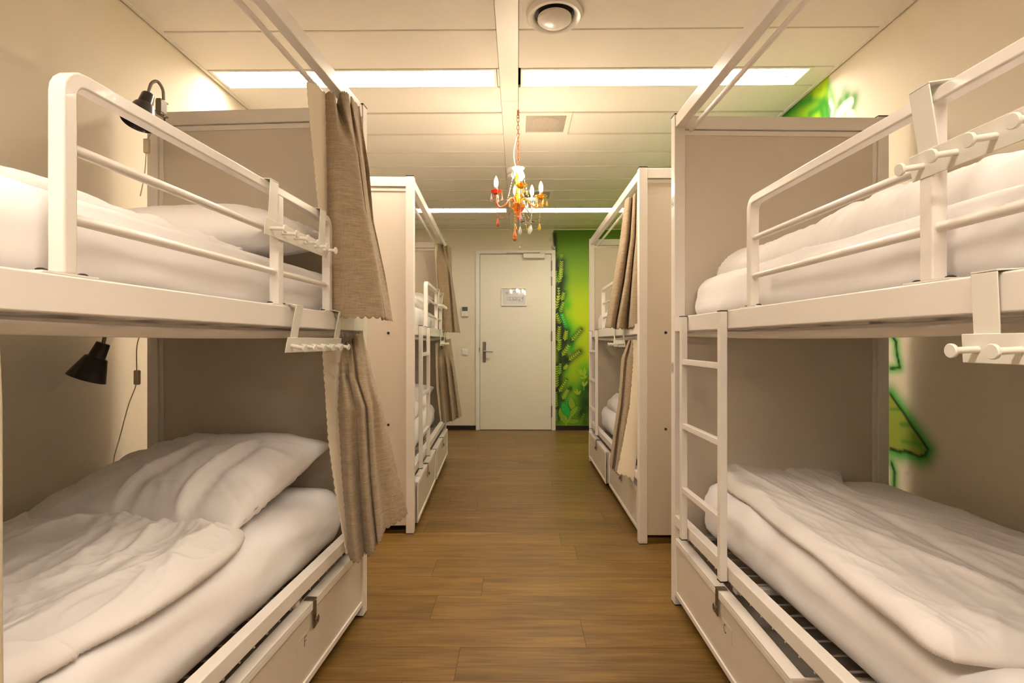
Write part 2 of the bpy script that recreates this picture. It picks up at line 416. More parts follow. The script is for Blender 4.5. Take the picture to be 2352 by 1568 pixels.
# evacuation plan on the door
pl_ = empty('framed_plan', (-.055, YB-.012, 1.757))
f = MB(); a, b, e = .166, .120, .013
f.box(-a, a, -.014, 0, b-e, b).box(-a, a, -.014, 0, -b, -b+e).box(-a, -a+e, -.014, 0, -b+e, b-e).box(a-e, a, -.014, 0, -b+e, b-e)
f.build('picture_frame', M['frame'], pl_, bevel=.002)
sh = MB().box(-a+e, a-e, -.006, -.001, -b+e, b-e).build('sheet', M['paper'], pl_)
k = MB()
def ln(x0, z0, x1, z1, w=.0022):
    d = Vector((x1-x0, 0, z1-z0)); n_ = Vector((-d.z, 0, d.x)).normalized()*w/2
    A, B = Vector((x0, -.0064, z0)), Vector((x1, -.0064, z1))
    k.add([A-n_, B-n_, B+n_, A+n_], [(0, 1, 2, 3)])
for z in (-.008, -.044): ln(-.085, z, .085, z, .003)
for x in (-.085, -.06, -.045, -.02, .02, .05): ln(x, -.008, x, -.044)
ln(.05, -.05, .11, .0); ln(.065, -.055, .12, -.01); ln(.02, -.044, .035, -.02, .005); ln(0, -.044, -.01, -.02, .006); ln(.11, -.03, .125, .012, .005)
ln(.05, -.06, .115, -.06); ln(.115, -.06, .12, -.01)
for x in (-.05, -.03, -.02, 0, .03): ln(x, -.052, x, -.062, .003)
for z in (.065, .058, .051, .044, .037): ln(-.11, z, -.075, z, .0018)
ln(-.02, .070, .03, .070, .004)
k.build('floor_plan_drawing', M['ink'], sh)
tag(pl_, 'white framed evacuation floor plan hung on the cream door', 'framed plan')
# thermostat and switch
t = empty('thermostat', (-.703, YB, 1.565))
MB().box(-.044, .044, -.024, 0, -.065, .065).build('body', M['plastic'], t, bevel=.004)
MB().box(-.036, .036, -.0255, -.024, .005, .060).build('screen', M['lcd'], t)
MB().lathe([(.014, 0), (.014, .003), (.012, .004)], m=Matrix.Translation((0, -.024, -.03)) @ Matrix.Rotation(pi/2, 4, 'X'), n=20).build('dial', M['plastic'], t, smooth=True)
tag(t, 'white wall thermostat with grey screen left of the door', 'thermostat')
t = empty('light_switch', (-.703, YB, 1.03))
MB().box(-.043, .043, -.009, 0, -.043, .043).build('plate', M['plastic'], t, bevel=.003)
MB().box(-.03, .03, -.013, -.009, -.03, .03).build('rocker', M['plastic'], t, bevel=.002)
tag(t, 'square white light switch below the thermostat', 'light switch')

# ------------------------------------------------------------------ mural
def hexs(h): return np.array(srgb(h)[:3])
def seg_d(P, Q, A, B):
    ax, ay = A; bx, by = B; dx, dy = bx-ax, by-ay; L2 = dx*dx+dy*dy+1e-12
    t = np.clip(((P-ax)*dx+(Q-ay)*dy)/L2, 0, 1)
    return np.hypot(P-ax-t*dx, Q-ay-t*dy), t
def blob(col, P, Q, c, r, color, a, asp=1.0):
    d = np.hypot((P-c[0]), (Q-c[1])/asp)/r; k = (a*np.exp(-(d**2)*1.4))[:, None]
    col[:] = col*(1-k)+hexs(color)*k
def soft_line(col, P, Q, pts, r, color, a, hard=0):
    m = np.full(P.shape, 9.0)
    for A, B in zip(pts[:-1], pts[1:]): m = np.minimum(m, seg_d(P, Q, A, B)[0])
    k = (a*np.exp(-(m/r)**2*1.2))[:, None] if not hard else (a*np.clip((r-m)/hard+.5, 0, 1))[:, None]
    col[:] = col*(1-k)+hexs(color)*k
def leaf(col, P, Q, A, B, wid, color, a=1.0):
    d, t = seg_d(P, Q, A, B); ww = wid*np.sqrt(np.clip(np.sin(np.pi*np.clip(t*.92+.06, 0, 1)), 0, 1))
    k = (a*np.clip((ww-d)/.004+.5, 0, 1)*(ww > 1e-4))[:, None]
    col[:] = col*(1-k)+hexs(color)*k
def fern(col, P, Q, A, B, L, n, color='A9C82A', halo='0D2206', ha=.96, hr=.07):
    A = np.array(A); B = np.array(B)
    if halo: soft_line(col, P, Q, [A, B], hr, halo, ha)
    d = (B-A)/np.linalg.norm(B-A); nn = np.array((-d[1], d[0]))
    soft_line(col, P, Q, [A, B], .0035, color, .9, hard=.004)
    for i in range(n):
        p = A+(B-A)*((i+.5)/n)
        for s in (-1, 1): leaf(col, P, Q, p, p+(d*.95+nn*s)*L*.62*(1-.3*i/n), .0058, color)
def painted(name, V, Fc, col, parent=None):
    bare = np.abs(col-np.array((.78, .695, .55))).max(1) < .03     # unpainted wall stays wall
    Fc = [f for f in Fc if not all(bare[i] for i in f)]
    me = bpy.data.meshes.new(name); me.from_pydata(V, [], Fc); me.materials.append(M['mural'])
    ca = me.color_attributes.new('paint', 'FLOAT_COLOR', 'POINT')
    ca.data.foreach_set('color', np.concatenate([col, np.ones((len(col), 1))], 1).astype(np.float32).ravel())
    o = bpy.data.objects.new(name, me); C.objects.link(o); return o
def gridf(nu, nv): return [(j*nu+i, j*nu+i+1, (j+1)*nu+i+1, (j+1)*nu+i) for j in range(nv-1) for i in range(nu-1)]
def axis(*segs):
    out = []
    for a, b, st in segs: out += list(np.arange(a, b-1e-9, st))
    return np.array(out+[segs[-1][1]])
# back wall part.  bw(px, py) = place on the back wall
def bw(px, py): p = ony(px, py, YB); return (p.x, p.z)
xs = axis((.36, .97, .005), (.97, XR, .03)); zs = axis((.058, H, .005))
X, Z = np.meshgrid(xs, zs); P = X.ravel(); Q = Z.ravel(); ypx = 785-(Q-CAMZ)*F/YB
stops = [(520, '4F7A00'), (600, '6A9600'), (645, '86AA00'), (680, 'A9C300'), (730, 'BFD400'), (800, 'B4CE00'), (860, '9DBE0A'), (920, '6FA010'), (990, '5C8E14')]
ks = [s[0] for s in stops]; cs = np.array([hexs(s[1]) for s in stops])
col = np.stack([np.interp(ypx, ks, cs[:, i]) for i in range(3)], 1)
for (x, y, r, c, a, s) in [(1296, 640, .07, '0B8E00', .7, 2.5), (1297, 635, .05, '0A8A10', .6, 1), (1282, 690, .06, '20A800', .7, 2), (1300, 675, .06, '10A010', .7, 1.6), (1303, 700, .07, '14B414', .8, 1.5),
                           (1304, 745, .08, '18BE10', .8, 2), (1308, 770, .08, '0CAE20', .85, 2), (1312, 795, .07, '0AA21E', .8, 1), (1320, 760, .09, '5CD000', .5, 1.6), (1310, 790, .07, '06801A', .8, 1), (1312, 805, .05, '04A028', .8, 1), (1290, 860, .08, '22A010', .7, 1.3), (1302, 850, .06, '28B010', .6, .8),
                           (1290, 905, .07, '189810', .6, 1.5), (1345, 860, .09, '18A010', .8, 1.6), (1340, 845, .1, '3CB000', .5, 1), (1310, 887, .16, '34A010', .6, .5), (1338, 900, .09, '0E7A10', .8, 2),
                           (1300, 935, .1, '12A030', .8, 1.6), (1305, 925, .07, '10B040', .5, 1)]:
    blob(col, P, Q, bw(x, y), r, c, a, s)
wallc = hexs('E9DFCB')
soft_line(col, P, Q, [bw(1277, 600), bw(1288, 640), bw(1283, 700), bw(1283, 760), bw(1288, 830), bw(1280, 880), bw(1279, 960)], .075, '0C1C06', .97)
soft_line(col, P, Q, [bw(1286, 700), bw(1296, 780), bw(1298, 828)], .055, '10400C', .85)
for (x, y, r, a, s) in [(1345, 925, .12, .95, 1.5), (1350, 890, .08, .9, 2), (1336, 950, .09, .7, 1), (1330, 905, .05, .4, 1), (1311, 892, .03, .85, 1.6), (1300, 828, .07, .9, .7), (1286, 800, .06, .6, 2), (1345, 970, .08, .6, 1), (1278, 620, .03, .5, 2), (1296, 818, .06, .8, .8), (1292, 838, .06, .8, .8), (1340, 945, .08, .6, 1.2), (1282, 745, .05, .6, 2), (1288, 880, .04, .5, 2)]:
    blob(col, P, Q, bw(x, y), r, '0E3208', a, s)
def F_(x0, y0, x1, y1, L, n, **k): fern(col, P, Q, bw(x0, y0), bw(x1, y1), L, n, **k)
F_(1285, 615, 1290, 585, .045, 7, halo=None); F_(1287, 640, 1290, 600, .05, 8); F_(1283, 650, 1290, 618, .05, 6, halo=None); F_(1277, 650, 1277, 622, .035, 5, color='8FB820', halo=None)
F_(1284, 690, 1283, 660, .035, 5); F_(1290, 690, 1295, 672, .045, 4, hr=.035); F_(1277, 710, 1282, 680, .045, 5, halo=None, color='C4D63A'); F_(1286, 718, 1294, 694, .04, 5, color='9ACB2A', halo=None)
F_(1287, 745, 1278, 720, .05, 5); F_(1303, 760, 1291, 722, .045, 7, color='5FD84A', halo='0AA030', hr=.03)
F_(1282, 785, 1285, 750, .05, 7, color='B5CE2E'); F_(1297, 782, 1301, 760, .05, 5, color='B5CE2E'); F_(1283, 806, 1286, 780, .05, 5, color='A9CC30', halo=None)
F_(1313, 782, 1334, 757, .045, 6, hr=.05); F_(1291, 817, 1306, 793, .05, 5, halo=None); F_(1306, 827, 1331, 807, .045, 6, hr=.06); F_(1294, 848, 1303, 838, .04, 4, hr=.03)
F_(1278, 890, 1279, 840, .05, 9, color='97BE2A'); F_(1285, 860, 1287, 835, .04, 5, color='8DBB2A', halo=None); F_(1284, 900, 1301, 872, .045, 6, hr=.03); F_(1292, 917, 1304, 895, .05, 6, hr=.04); F_(1278, 935, 1277, 900, .04, 7, color='86B02A', halo=None)
F_(1278, 968, 1277, 940, .04, 6, color='6F9A20', halo=None)
for (x0, y0, x1, y1, w_) in [(1338, 858, 1328, 848, .018), (1338, 860, 1331, 855, .018), (1340, 862, 1343, 843, .012), (1341, 866, 1347, 848, .012), (1340, 868, 1333, 866, .014), (1343, 868, 1348, 862, .012), (1336, 855, 1334, 846, .014),
                             (1341, 886, 1338, 876, .014), (1342, 886, 1349, 875, .014), (1328, 905, 1319, 898, .014), (1329, 904, 1324, 893, .012), (1330, 905, 1333, 896, .012)]:
    leaf(col, P, Q, bw(x0, y0), bw(x1, y1), w_, 'A3BC2C')
soft_line(col, P, Q, [bw(1342, 866), bw(1341, 895)], .004, '8FB02A', .9, hard=.004)
for (x0, y0, x1, y1, w_, c) in [(1298, 964, 1287, 938, .05, '7FA52A'), (1317, 942, 1310, 913, .04, '8AAA28'), (1308, 956, 1326, 934, .035, '84A82A'), (1306, 968, 1328, 966, .032, '7C9E28'), (1305, 952, 1293, 926, .05, '1FA83C')]:
    leaf(col, P, Q, bw(x0, y0), bw(x1, y1), w_+.008, '1C4410', .8); leaf(col, P, Q, bw(x0, y0), bw(x1, y1), w_, c)
for a, b in (((1300, 976), (1302, 958)), ((1300, 972), (1288, 962)), ((1301, 972), (1310, 960)), ((1302, 968), (1320, 945)), ((1300, 966), (1296, 955))):
    soft_line(col, P, Q, [bw(*a), bw(*b)], .007, '8DB02C', .9, hard=.004)
F_(1330, 975, 1342, 950, .04, 5, color='5F8A1C', halo=None); F_(1322, 955, 1332, 935, .035, 4, color='5F8A1C', halo=None)
# plain wall showing left of the green, above the door frame, with a dark sprig over it
edge = .478+.012*np.sin(Q*9); k_ = np.clip((edge-P)/.02+.5, 0, 1)[:, None]; col[:] = col*(1-k_)+np.array((.78, .695, .55))*k_
soft_line(col, P, Q, [bw(1273, 537), bw(1275, 560), bw(1276, 575)], .030, '10140A', .97); soft_line(col, P, Q, [bw(1270, 566), bw(1276, 585)], .022, '131A0C', .9)
F_(1276, 560, 1274, 535, .05, 6, color='24300F', halo=None); F_(1276, 572, 1267, 562, .035, 3, color='D6CFB4', halo=None)
blob(col, P, Q, bw(1264, 550), .03, '9A9A80', .35)
V = [(x, YB-.0005, z) for x, z in zip(P, Q)]
mu = painted('mural', V, gridf(len(xs), len(zs)), np.clip(col, 0, 1))
# cut the mural away where the door frame stands (it only runs above and right of the frame)
bm = bmesh.new(); bm.from_mesh(mu.data)
bmesh.ops.delete(bm, geom=[v for v in bm.verts if not v.link_faces or v.co.x < DX1+.052 and v.co.z < DZ+.055], context='VERTS'); bm.to_mesh(mu.data); bm.free()
tag(mu, 'green spray-painted plant mural on the back wall right of the door', 'mural')
# right wall part.  rw = place on the right wall
def rw(px, py): p = onx(px, py, XR); return (p.y, p.z)
ys = axis((1.95, 3.55, .008), (3.55, YB-.002, .05)); zs = axis((.058, H-.002, .008))
Yg, Z = np.meshgrid(ys, zs); P = Yg.ravel(); Q = Z.ravel()
base = np.tile(np.array((.78, .695, .55)), (len(P), 1)); col = base.copy()
wob = np.array([noise.noise(Vector((q*1.3, 0, 0))) for q in Q])*.05
gk = np.clip((P-(rw(1902, 220)[0]+.10*(2.45-Q)+wob*.3))/.012+.5, 0, 1)[:, None]*np.clip((Q-1.5)/.2, 0, 1)[:, None]
gk2 = np.clip((P-(2.75+wob))/.15+.5, 0, 1)[:, None]*(1-np.clip((Q-1.5)/.2, 0, 1)[:, None])
gk = np.clip(gk+gk2, 0, 1)
nz = np.array([noise.noise(Vector((p*1.6, q*1.6, 3))) for p, q in zip(P, Q)])[:, None]
green = hexs('A8C800')*(1-np.clip(.5+nz*1.3, 0, 1))+hexs('2C8C10')*np.clip(.5+nz*1.3, 0, 1)
col = col*(1-gk)+green*gk
soft_line(col, P, Q, [rw(1902, 196), rw(1914, 222), rw(1914, 262)], .030, '35A020', .7)
for (x, y, r, a) in [(1958, 238, .05, 1), (1945, 222, .045, 1), (1962, 225, .045, .9), (1930, 235, .04, .9), (1925, 255, .04, .8), (1955, 258, .04, .8), (1938, 208, .04, .5)]: blob(col, P, Q, rw(x, y), r, '067A04', a)
soft_line(col, P, Q, [rw(1953, 236), rw(1940, 245), rw(1925, 262), rw(1918, 280)], .028, 'EDE4D2', 1, hard=.012)
soft_line(col, P, Q, [rw(1949, 258), rw(1958, 262), rw(1955, 275)], .02, 'EDE4D2', 1, hard=.01)
soft_line(col, P, Q, [rw(1800, 262), rw(1840, 236), rw(1880, 222), rw(1900, 240), rw(1903, 275)], .05, '0B7A14', .95)
soft_line(col, P, Q, [rw(1860, 262), rw(1885, 245), rw(1890, 265)], .03, '0B7A14', .9)
soft_line(col, P, Q, [rw(1907, 232), rw(1914, 250), rw(1908, 280)], .012, 'EDE4D2', 1, hard=.01)
soft_line(col, P, Q, [rw(1896, 190), rw(1888, 215), rw(1872, 215)], .028, 'A4C400', .9)
def cp(cx, cy): return rw(1500+.5536*cx, 700+.5536*cy)
o1 = [cp(985, 370), cp(1002, 395), cp(1035, 440), cp(1080, 510), cp(1115, 560), cp(1140, 598), cp(1130, 622), cp(1105, 628), cp(1050, 605), cp(1020, 608), cp(985, 595)]
o2 = [cp(985, 120), cp(1008, 150), cp(1012, 200), cp(1024, 258), cp(985, 264)]
o3 = [cp(990, 655), cp(1002, 690), cp(1000, 790)]
soft_line(col, P, Q, o1, .055, '0E9A0C', 1); soft_line(col, P, Q, o2, .03, '12B012', .9); soft_line(col, P, Q, o3, .032, '12A012', .9)
def inside(poly):
    m = np.zeros(P.shape, bool); n = len(poly); j = n-1
    for i in range(n):
        yi, xi = poly[i][1], poly[i][0]; yj, xj = poly[j][1], poly[j][0]
        m ^= ((yi > Q) != (yj > Q)) & (P < (xj-xi)*(Q-yi)/(yj-yi+1e-12)+xi); j = i
    return m
poly1 = o1+[(3.3, o1[-1][1]), (3.3, o1[0][1])]
ins = inside(poly1); col[ins] = hexs('8A9A34')
soft_line(col, P, Q, [cp(1080, 540), cp(1120, 600)], .02, '3A8A14', .6); soft_line(col, P, Q, [cp(1030, 495), cp(1068, 497)], .012, '1A7A14', .8)
soft_line(col, P, Q, [cp(1035, 565), cp(1115, 578)], .012, '1A8A14', .7); soft_line(col, P, Q, [cp(985, 432), cp(1025, 432)], .008, '1A7A14', .8)
for o_l in (o1, o2, o3): soft_line(col, P, Q, o_l, .0065, '0A1A08', .95, hard=.004)
V = [(XR-.0005, y_, z) for y_, z in zip(P, Q)]
mu2 = painted('mural', V, gridf(len(ys), len(zs)), np.clip(col, 0, 1))
tag(mu2, 'green leaf mural with sprayed glow on the right wall behind the right bunks', 'mural')

# ================================================================== BUNK BEDS
# bunk frame: local x = +.48 is the aisle face, local y = -1.04 is the ladder end
BX, BY, PT = .48, 1.04, .048
def bunk():
    t = empty('bunk_bed', (0, 0, 0)); W = M['white']
    for sx in (-1, 1):
        for sy in (-1, 1):
            x0 = BX-PT if sx > 0 else -BX; y0 = BY-PT if sy > 0 else -BY
            p = MB().box(x0, x0+PT, y0, y0+PT, .004, 2.163).build('post', W, t, bevel=.003)
            MB().box(x0-.0005, x0+PT+.0005, y0-.0005, y0+PT+.0005, 2.163, 2.167).build('end_cap', M['black'], p)
            MB().box(x0+.002, x0+PT-.002, y0+.002, y0+PT-.002, 0, .004).build('foot', M['black'], p)
    for sy in (-1, 1):
        yc = sy*(BY-PT/2)
        a = MB().box(-BX+PT, BX-PT, yc-.012, yc+.012, .05, 2.08).build('end_panel', M['panel'], t)
        MB().box(-BX+PT, BX-PT, yc-.016, yc+.016, 2.074, 2.096).box(-BX+PT, -BX+PT+.020, yc-.0155, yc+.0155, .05, 2.074).build('panel_frame', M['white'], a, bevel=.0015)
        MB().box(-BX+PT, BX-PT, yc-.022, yc+.022, 2.10, 2.158).build('top_rail', W, t, bevel=.003)
        for z in (1.215, .66):
            MB().lathe([(.008, 0), (.008, .004), (.006, .005)], m=Matrix.Translation((BX-.155, yc+sy*.012, z)) @ Matrix.Rotation(-sy*pi/2, 4, 'X'), n=16).build('bolt_head', M['black'], a)
    # canopy beam and curtain rods on the aisle side
    MB().box(BX-.042, BX-.004, -BY+PT, BY-PT, 2.105, 2.158).build('canopy_beam', W, t, bevel=.003)
    MB().tube([(BX-.075, -BY+PT-.006, 2.098), (BX-.075, BY-PT+.006, 2.098)], .0095, 14).build('curtain_rod', W, t, smooth=True)
    def sag(n=24): return [(BX-.055, -BY+PT+(2*BY-2*PT)*i/(n-1), 1.196-.016*sin(pi*i/(n-1))) for i in range(n)]
    MB().tube(sag(), .0115, 16).build('curtain_rod', W, t, smooth=True)
    # upper bed base
    MB().box(BX-.042, BX-.001, -BY+PT-.02, BY-PT+.02, 1.205, 1.268).build('upper_side_rail', W, t, bevel=.004)
    MB().box(-BX+.004, -BX+.042, -BY+PT, BY-PT, 1.205, 1.262).build('upper_rear_rail', W, t, bevel=.004)
    s = MB()
    for i in range(9):
        y = -.92+1.84*i/8; s.box(-BX+.042, BX-.042, y-.018, y+.018, 1.212, 1.224)
    for x in (-.16, .16): s.box(x-.02, x+.02, -BY+PT, BY-PT, 1.200, 1.212)
    s.box(-BX+.042, BX-.042, -BY+PT+.002, -BY+PT+.03, 1.205, 1.225).box(-BX+.042, BX-.042, BY-PT-.03, BY-PT-.002, 1.205, 1.225)
    s.build('upper_slat_base', W, t, bevel=.002)
    # lower bed
    MB().box(BX-.040, BX-.002, -BY+PT-.02, BY-PT+.02, .352, .400).build('lower_side_rail', W, t, bevel=.004)
    MB().box(-BX+.004, -BX+.042, -BY+PT, BY-PT, .30, .35).build('lower_rear_rail', W, t, bevel=.003)
    wv = MB(); n = 30
    for i in range(n):
        y = -BY+PT+.02+(2*BY-2*PT-.04)*i/(n-1)
        wv.tube([(-BX+.04, y, .321), (BX-.03, y, .321)], .0032, 6)
    for x in (BX-.052, BX-.11, .15, -.05, -.25): wv.tube([(x, -BY+PT, .3145), (x, BY-PT, .3145)], .0034, 6)
    wv.build('wire_base', M['wire'], t)
    ff = MB()
    for y in (-.5, 0, .5): ff.box(-BX+.04, BX-.04, y-.014, y+.014, .296, .311)
    ff.box(-BX+.04, BX-.04, -BY+PT, -BY+PT+.03, .296, .311).box(-BX+.04, BX-.04, BY-PT-.03, BY-PT, .296, .311)
    ff.build('base_crossbar', M['white'], t)
    # guard rail over the upper side rail
    gx = BX-.022; zt = 1.600; y0, y1, ym = -.335, .685, .335; gw = .026
    g_ = empty_part('guard_rail', t)
    def arc(cy, cz, r, a0, a1): return [(gx, cy+r*cos(a0+(a1-a0)*i/5), cz+r*sin(a0+(a1-a0)*i/5)) for i in range(6)]
    path = [(gx, y0, 1.272)]+arc(y0+.03, zt-.03, .03, pi, pi/2)+arc(y1-.03, zt-.03, .03, pi/2, 0)+[(gx, y1, 1.272)]
    MB().sqtube(path, .030, gw, (1, 0, 0)).build('guard_frame', W, g_, bevel=.0045)
    MB().box(gx-.0145, gx+.0145, ym-.0145, ym+.0145, 1.272, zt-.01).build('guard_post', W, g_, bevel=.003)
    for z in (1.483, 1.366): MB().tube([(gx, y0+.008, z), (gx, y1-.008, z)], .0095, 14).build('guard_bar', W, g_, smooth=True)
    for y in (y0, ym, y1):
        MB().box(gx-.019, gx+.017, y-.05, y+.05, 1.2685, 1.272).build('mounting_plate', W, g_)
        for d in (-.036, .036): MB().lathe([(.008, 0), (.008, .003), (.004, .005)], m=Matrix.Translation((gx, y+d, 1.272)), n=12).build('screw', M['black'], g_)
    # ladder hooked on the outside of the rails
    l_ = empty_part('ladder', t); lx = BX+.0135; ya, yb_ = -.845, -.475
    for y in (ya, yb_):
        rl = MB().box(lx-.0125, lx+.0125, y-.0125, y+.0125, .352, 1.264).build('ladder_rail', W, l_, bevel=.0025)
        MB().box(lx-.013, lx+.013, y-.013, y+.013, 1.264, 1.267).build('end_plug', M['black'], rl); MB().box(lx-.013, lx+.013, y-.013, y+.013, .349, .352).build('end_plug', M['black'], rl)
    for z in (.555, .817, 1.079): MB().box(lx-.011, lx+.011, ya+.0125, yb_-.0125, z-.011, z+.011).build('rung', W, l_, bevel=.002)
    return t
def empty_part(name, parent):
    o = bpy.data.objects.new(name, None); C.objects.link(o); o.parent = parent; o.empty_display_size = .05; return o
proto = bunk()
# (name, aisle-face near point, aisle-face direction slope dX/dY, near end Y, side)
def place(side, xa, ya, xb, yb):
    # aisle face runs from (xa,ya) to (xb,yb); centre is BX into the bed
    d = Vector((xb-xa, yb-ya)).normalized(); n = Vector((d.y, -d.x)) # right-hand normal
    mid = Vector(((xa+xb)/2, (ya+yb)/2))
    c = mid-n*BX if side < 0 else mid+n*BX
    rz = math.atan2(-d.x, d.y)
    if side > 0: rz += pi
    return (c.x, c.y, 0), rz
def af(x_at, y_at, slope, y0): # endpoints of the aisle face for a bed 2.08 long starting at y0
    k = 1/sqrt(1+slope*slope); y1 = y0+2.08*k
    return x_at+slope*(y0-y_at), y0, x_at+slope*(y1-y_at), y1
SPEC = {'NL': (-1, af(-.653, 2.163, .055, .130)), 'FL': (-1, af(-.63, 3.096, -.045, 3.096)), 'NR': (1, af(.689, 2.27, -.034, .239)), 'FR': (1, af(.694, 2.955, .000, 2.955))}
BL = {'NL': 'near left white steel bunk bed with linen curtains at its far end', 'FL': 'far left white steel bunk bed beside the thermostat and door',
      'NR': 'near right white steel bunk bed with ladder at its far end and no curtains', 'FR': 'far right white steel bunk bed standing against the green mural'}
BED = {}; XF = {}
for i, (kk, (sd, e)) in enumerate(SPEC.items()):
    loc, rz = place(sd, *e); o = proto if i == 0 else copy_tree(proto)
    o.location = loc; o.rotation_euler.z = rz; tag(o, BL[kk], 'bunk bed', 'white steel bunk beds')
    BED[kk] = o; XF[kk] = Matrix.Translation(loc) @ Matrix.Rotation(rz, 4, 'Z')
def fy(kk, Y):   # local y of a world Y on the aisle face
    sd, e = SPEC[kk]; d = (Y-e[1])/(e[3]-e[1])*2.08-BY
    return d if sd < 0 else -d
for ch_ in BED['NL'].children:
    if ch_.name.startswith('ladder'): ch_.location.y = -.085
# stickers on the aisle face of the near right bunk's far post
def ring_text(o_parent, y, z, kind, xface=BX):
    m = MB(); th = .0016
    def st(pts):
        for (a, b), (c, d) in zip(pts[:-1], pts[1:]):
            D = Vector((0, c-a, d-b)); n_ = Vector((0, -D.z, D.y)).normalized()*th
            A = Vector((xface+.0012, y+a, z+b)); B = Vector((xface+.0012, y+c, z+d)); m.add([A-n_, B-n_, B+n_, A+n_], [(0, 1, 2, 3)])
    if kind == 'F': st([(.009, .014), (-.008, .014)]); st([(-.008, .015), (-.008, -.015)]); st([(-.008, .001), (.005, .001)])
    if kind == 'C': st([(.010*cos(a), .014*sin(a)) for a in [radians(40+280*i/12) for i in range(13)]])
    if kind == 'D': st([(-.007, .014), (-.007, -.014)]+[(-.007+.015*cos(a), .014*sin(a)) for a in [radians(-90+180*i/10) for i in range(11)]])
    return m
for z, k_ in ((.985+.06, 'D'), (1.785, 'C')):
    p = BED['NR']
    s_ = MB().box(BX-.0002, BX+.0009, -BY+.008, -BY+.040, z-.024, z+.024)
    so = s_.build('letter_sticker', M['paper'], p); ring_text(p, -BY+.024, z, k_).build('letter', M['ink'], so)

# ------------------------------------------------------------------ storage drawers
def drawer():
    t = empty('storage_drawer', (0, 0, 0)); L = .476; z0, z1 = .050, .292
    f = MB(); f.box(-.012, 0, -L, L, z0, z1).build('front_board', M['panel'], t)
    r_ = MB(); r_.box(-.034, .006, -L, L, z1-.003, z1+.006).box(-.004, .006, -L, L, z1-.022, z1-.003).box(-.012, .006, -L, L, z0-.004, z0+.016)
    r_.box(-.012, .006, -L, -L+.018, z0+.016, z1-.022).box(-.012, .006, L-.018, L, z0+.016, z1-.022); r_.build('front_rim', M['white'], t, bevel=.0015)
    b = MB(); b.box(-.78, -.012, -L, -L+.012, z0, z1).box(-.78, -.012, L-.012, L, z0, z1).box(-.78, -.768, -L+.012, L-.012, z0, z1).box(-.768, -.012, -L+.012, L-.012, z0, z0+.01)
    b.build('box', M['panel'], t)
    q = empty_part('clasp', t)
    h = MB().box(.006, .0085, -.011, .011, z1-.085, z1+.008).box(-.026, .0095, -.012, .012, z1+.006, z1+.0105); h.build('hasp', M['clasp'], q, bevel=.001)
    MB().tube([(.0095, 0, z1-.058), (.020, 0, z1-.058)], .007, 12).tube([(.016+.004*0, .010*cos(a), z1-.058+.014*sin(a)) for a in [2*pi*i/16 for i in range(16)]], .0022, 6, closed=True).build('staple', M['clasp'], q, smooth=True)
    for sx in (-.70, -.06):
        for sy in (-L+.05, L-.05):
            MB().tube([(sx, sy-.011, .024), (sx, sy+.011, .024)], .024, 18).box(sx-.014, sx+.014, sy-.014, sy+.014, .034, .046).build('caster', M['black'], t, smooth=True)
    return t
dp = drawer(); first = True; lettered = []
DR = [('NL', .545, 0, 'white under-bed drawer lettered F with steel clasp, near left bunk', 'F'), ('NR', -.525, .014, 'white under-bed drawer lettered C with steel clasp, near right bunk', 'C'),
      ('NR', .47, 0, 'white under-bed drawer nearest the bottom right corner under the near right bunk', None),
      ('FL', -.50, .020, 'nearer white drawer under the far left bunk, pulled out beyond its neighbour', None), ('FL', .495, .024, 'farther white drawer under the far left bunk by the back wall', None),
      ('FR', -.53, .012, 'farther white drawer under the far right bunk, by the green wall', None), ('FR', .46, -.008, 'nearer white drawer under the far right bunk, below the hanging curtain', None)]
for kk, ly, dx, lb, letter in DR:
    o = dp if first else copy_tree(dp); first = False
    wp = XF[kk] @ Vector((BX-.010+dx, ly, 0)); o.location = wp; o.rotation_euler.z = BED[kk].rotation_euler.z-(.028 if letter == 'C' else 0)
    tag(o, lb, 'drawer', 'white drawers on casters under the bunks')
    if letter: lettered.append((o, kk, letter))
for o, kk, letter in lettered:
    if letter:
        st_ = MB().box(.0001, .0012, *((-.11, -.03) if kk == 'NL' else (.03, .11)), .165, .215).build('label', M['panel'], o)
        ring_text(o, -.055 if kk == 'NL' else .058, .192, letter, xface=.0006).build('letter', M['ink'], st_)

# ------------------------------------------------------------------ hook racks
def rack(kk, yl, onguard, tilt, label):
    """over-rail rack; local frame origin = hook top on the rail, x = outwards to the aisle"""
    t = empty('hook_rack', (0, 0, 0)); Rk = M['rack']; L = .40; W2 = L/2
    drop = .112 if onguard else .098; off = drop*tilt; hx0 = (-.036 if onguard else -.046)-off; ph = .044
    for y in (-W2+.03+.011, W2-.03-.011):
        a = MB(); h = .0025; w_ = .022
        a.box(hx0, .004, y-w_, y+w_, .001+off*tilt*0, h+.001).box(.0015, .004, y-w_, y+w_, -drop, 0).box(hx0-.0025, hx0, y-w_, y+w_, -.017, h)
        a.build('hanger_arm', Rk, t, bevel=.0008)
    MB().box(.004, .0068, -W2, W2, -drop-ph, -drop+.003).build('back_plate', Rk, t, bevel=.0012)
    for i in range(6):
        y = -W2+.028+(L-.056)*i/5
        m_ = Matrix.Translation((.0068, y, -drop-ph/2)) @ Matrix.Rotation(pi/2, 4, 'Y')
        MB().lathe([(.0055, 0), (.0055, .040), (.0115, .0405), (.0118, .044), (.0105, .0455)], m=m_, n=20).build('peg', Rk, t, smooth=True)
    z = 1.6135 if onguard else 1.2685
    x = (BX-.022+.0165) if onguard else BX+.001
    wp = XF[kk] @ Vector((x+off, yl, z)); t.location = wp; t.rotation_euler = (0, tilt, BED[kk].rotation_euler.z); t.rotation_mode = 'XYZ'
    return tag(t, label, 'hook rack', 'six-peg over-rail hook racks')
rack('NL', .435, True, .06, 'ivory six-peg hook rack hung on the guard rail of the near left bunk')
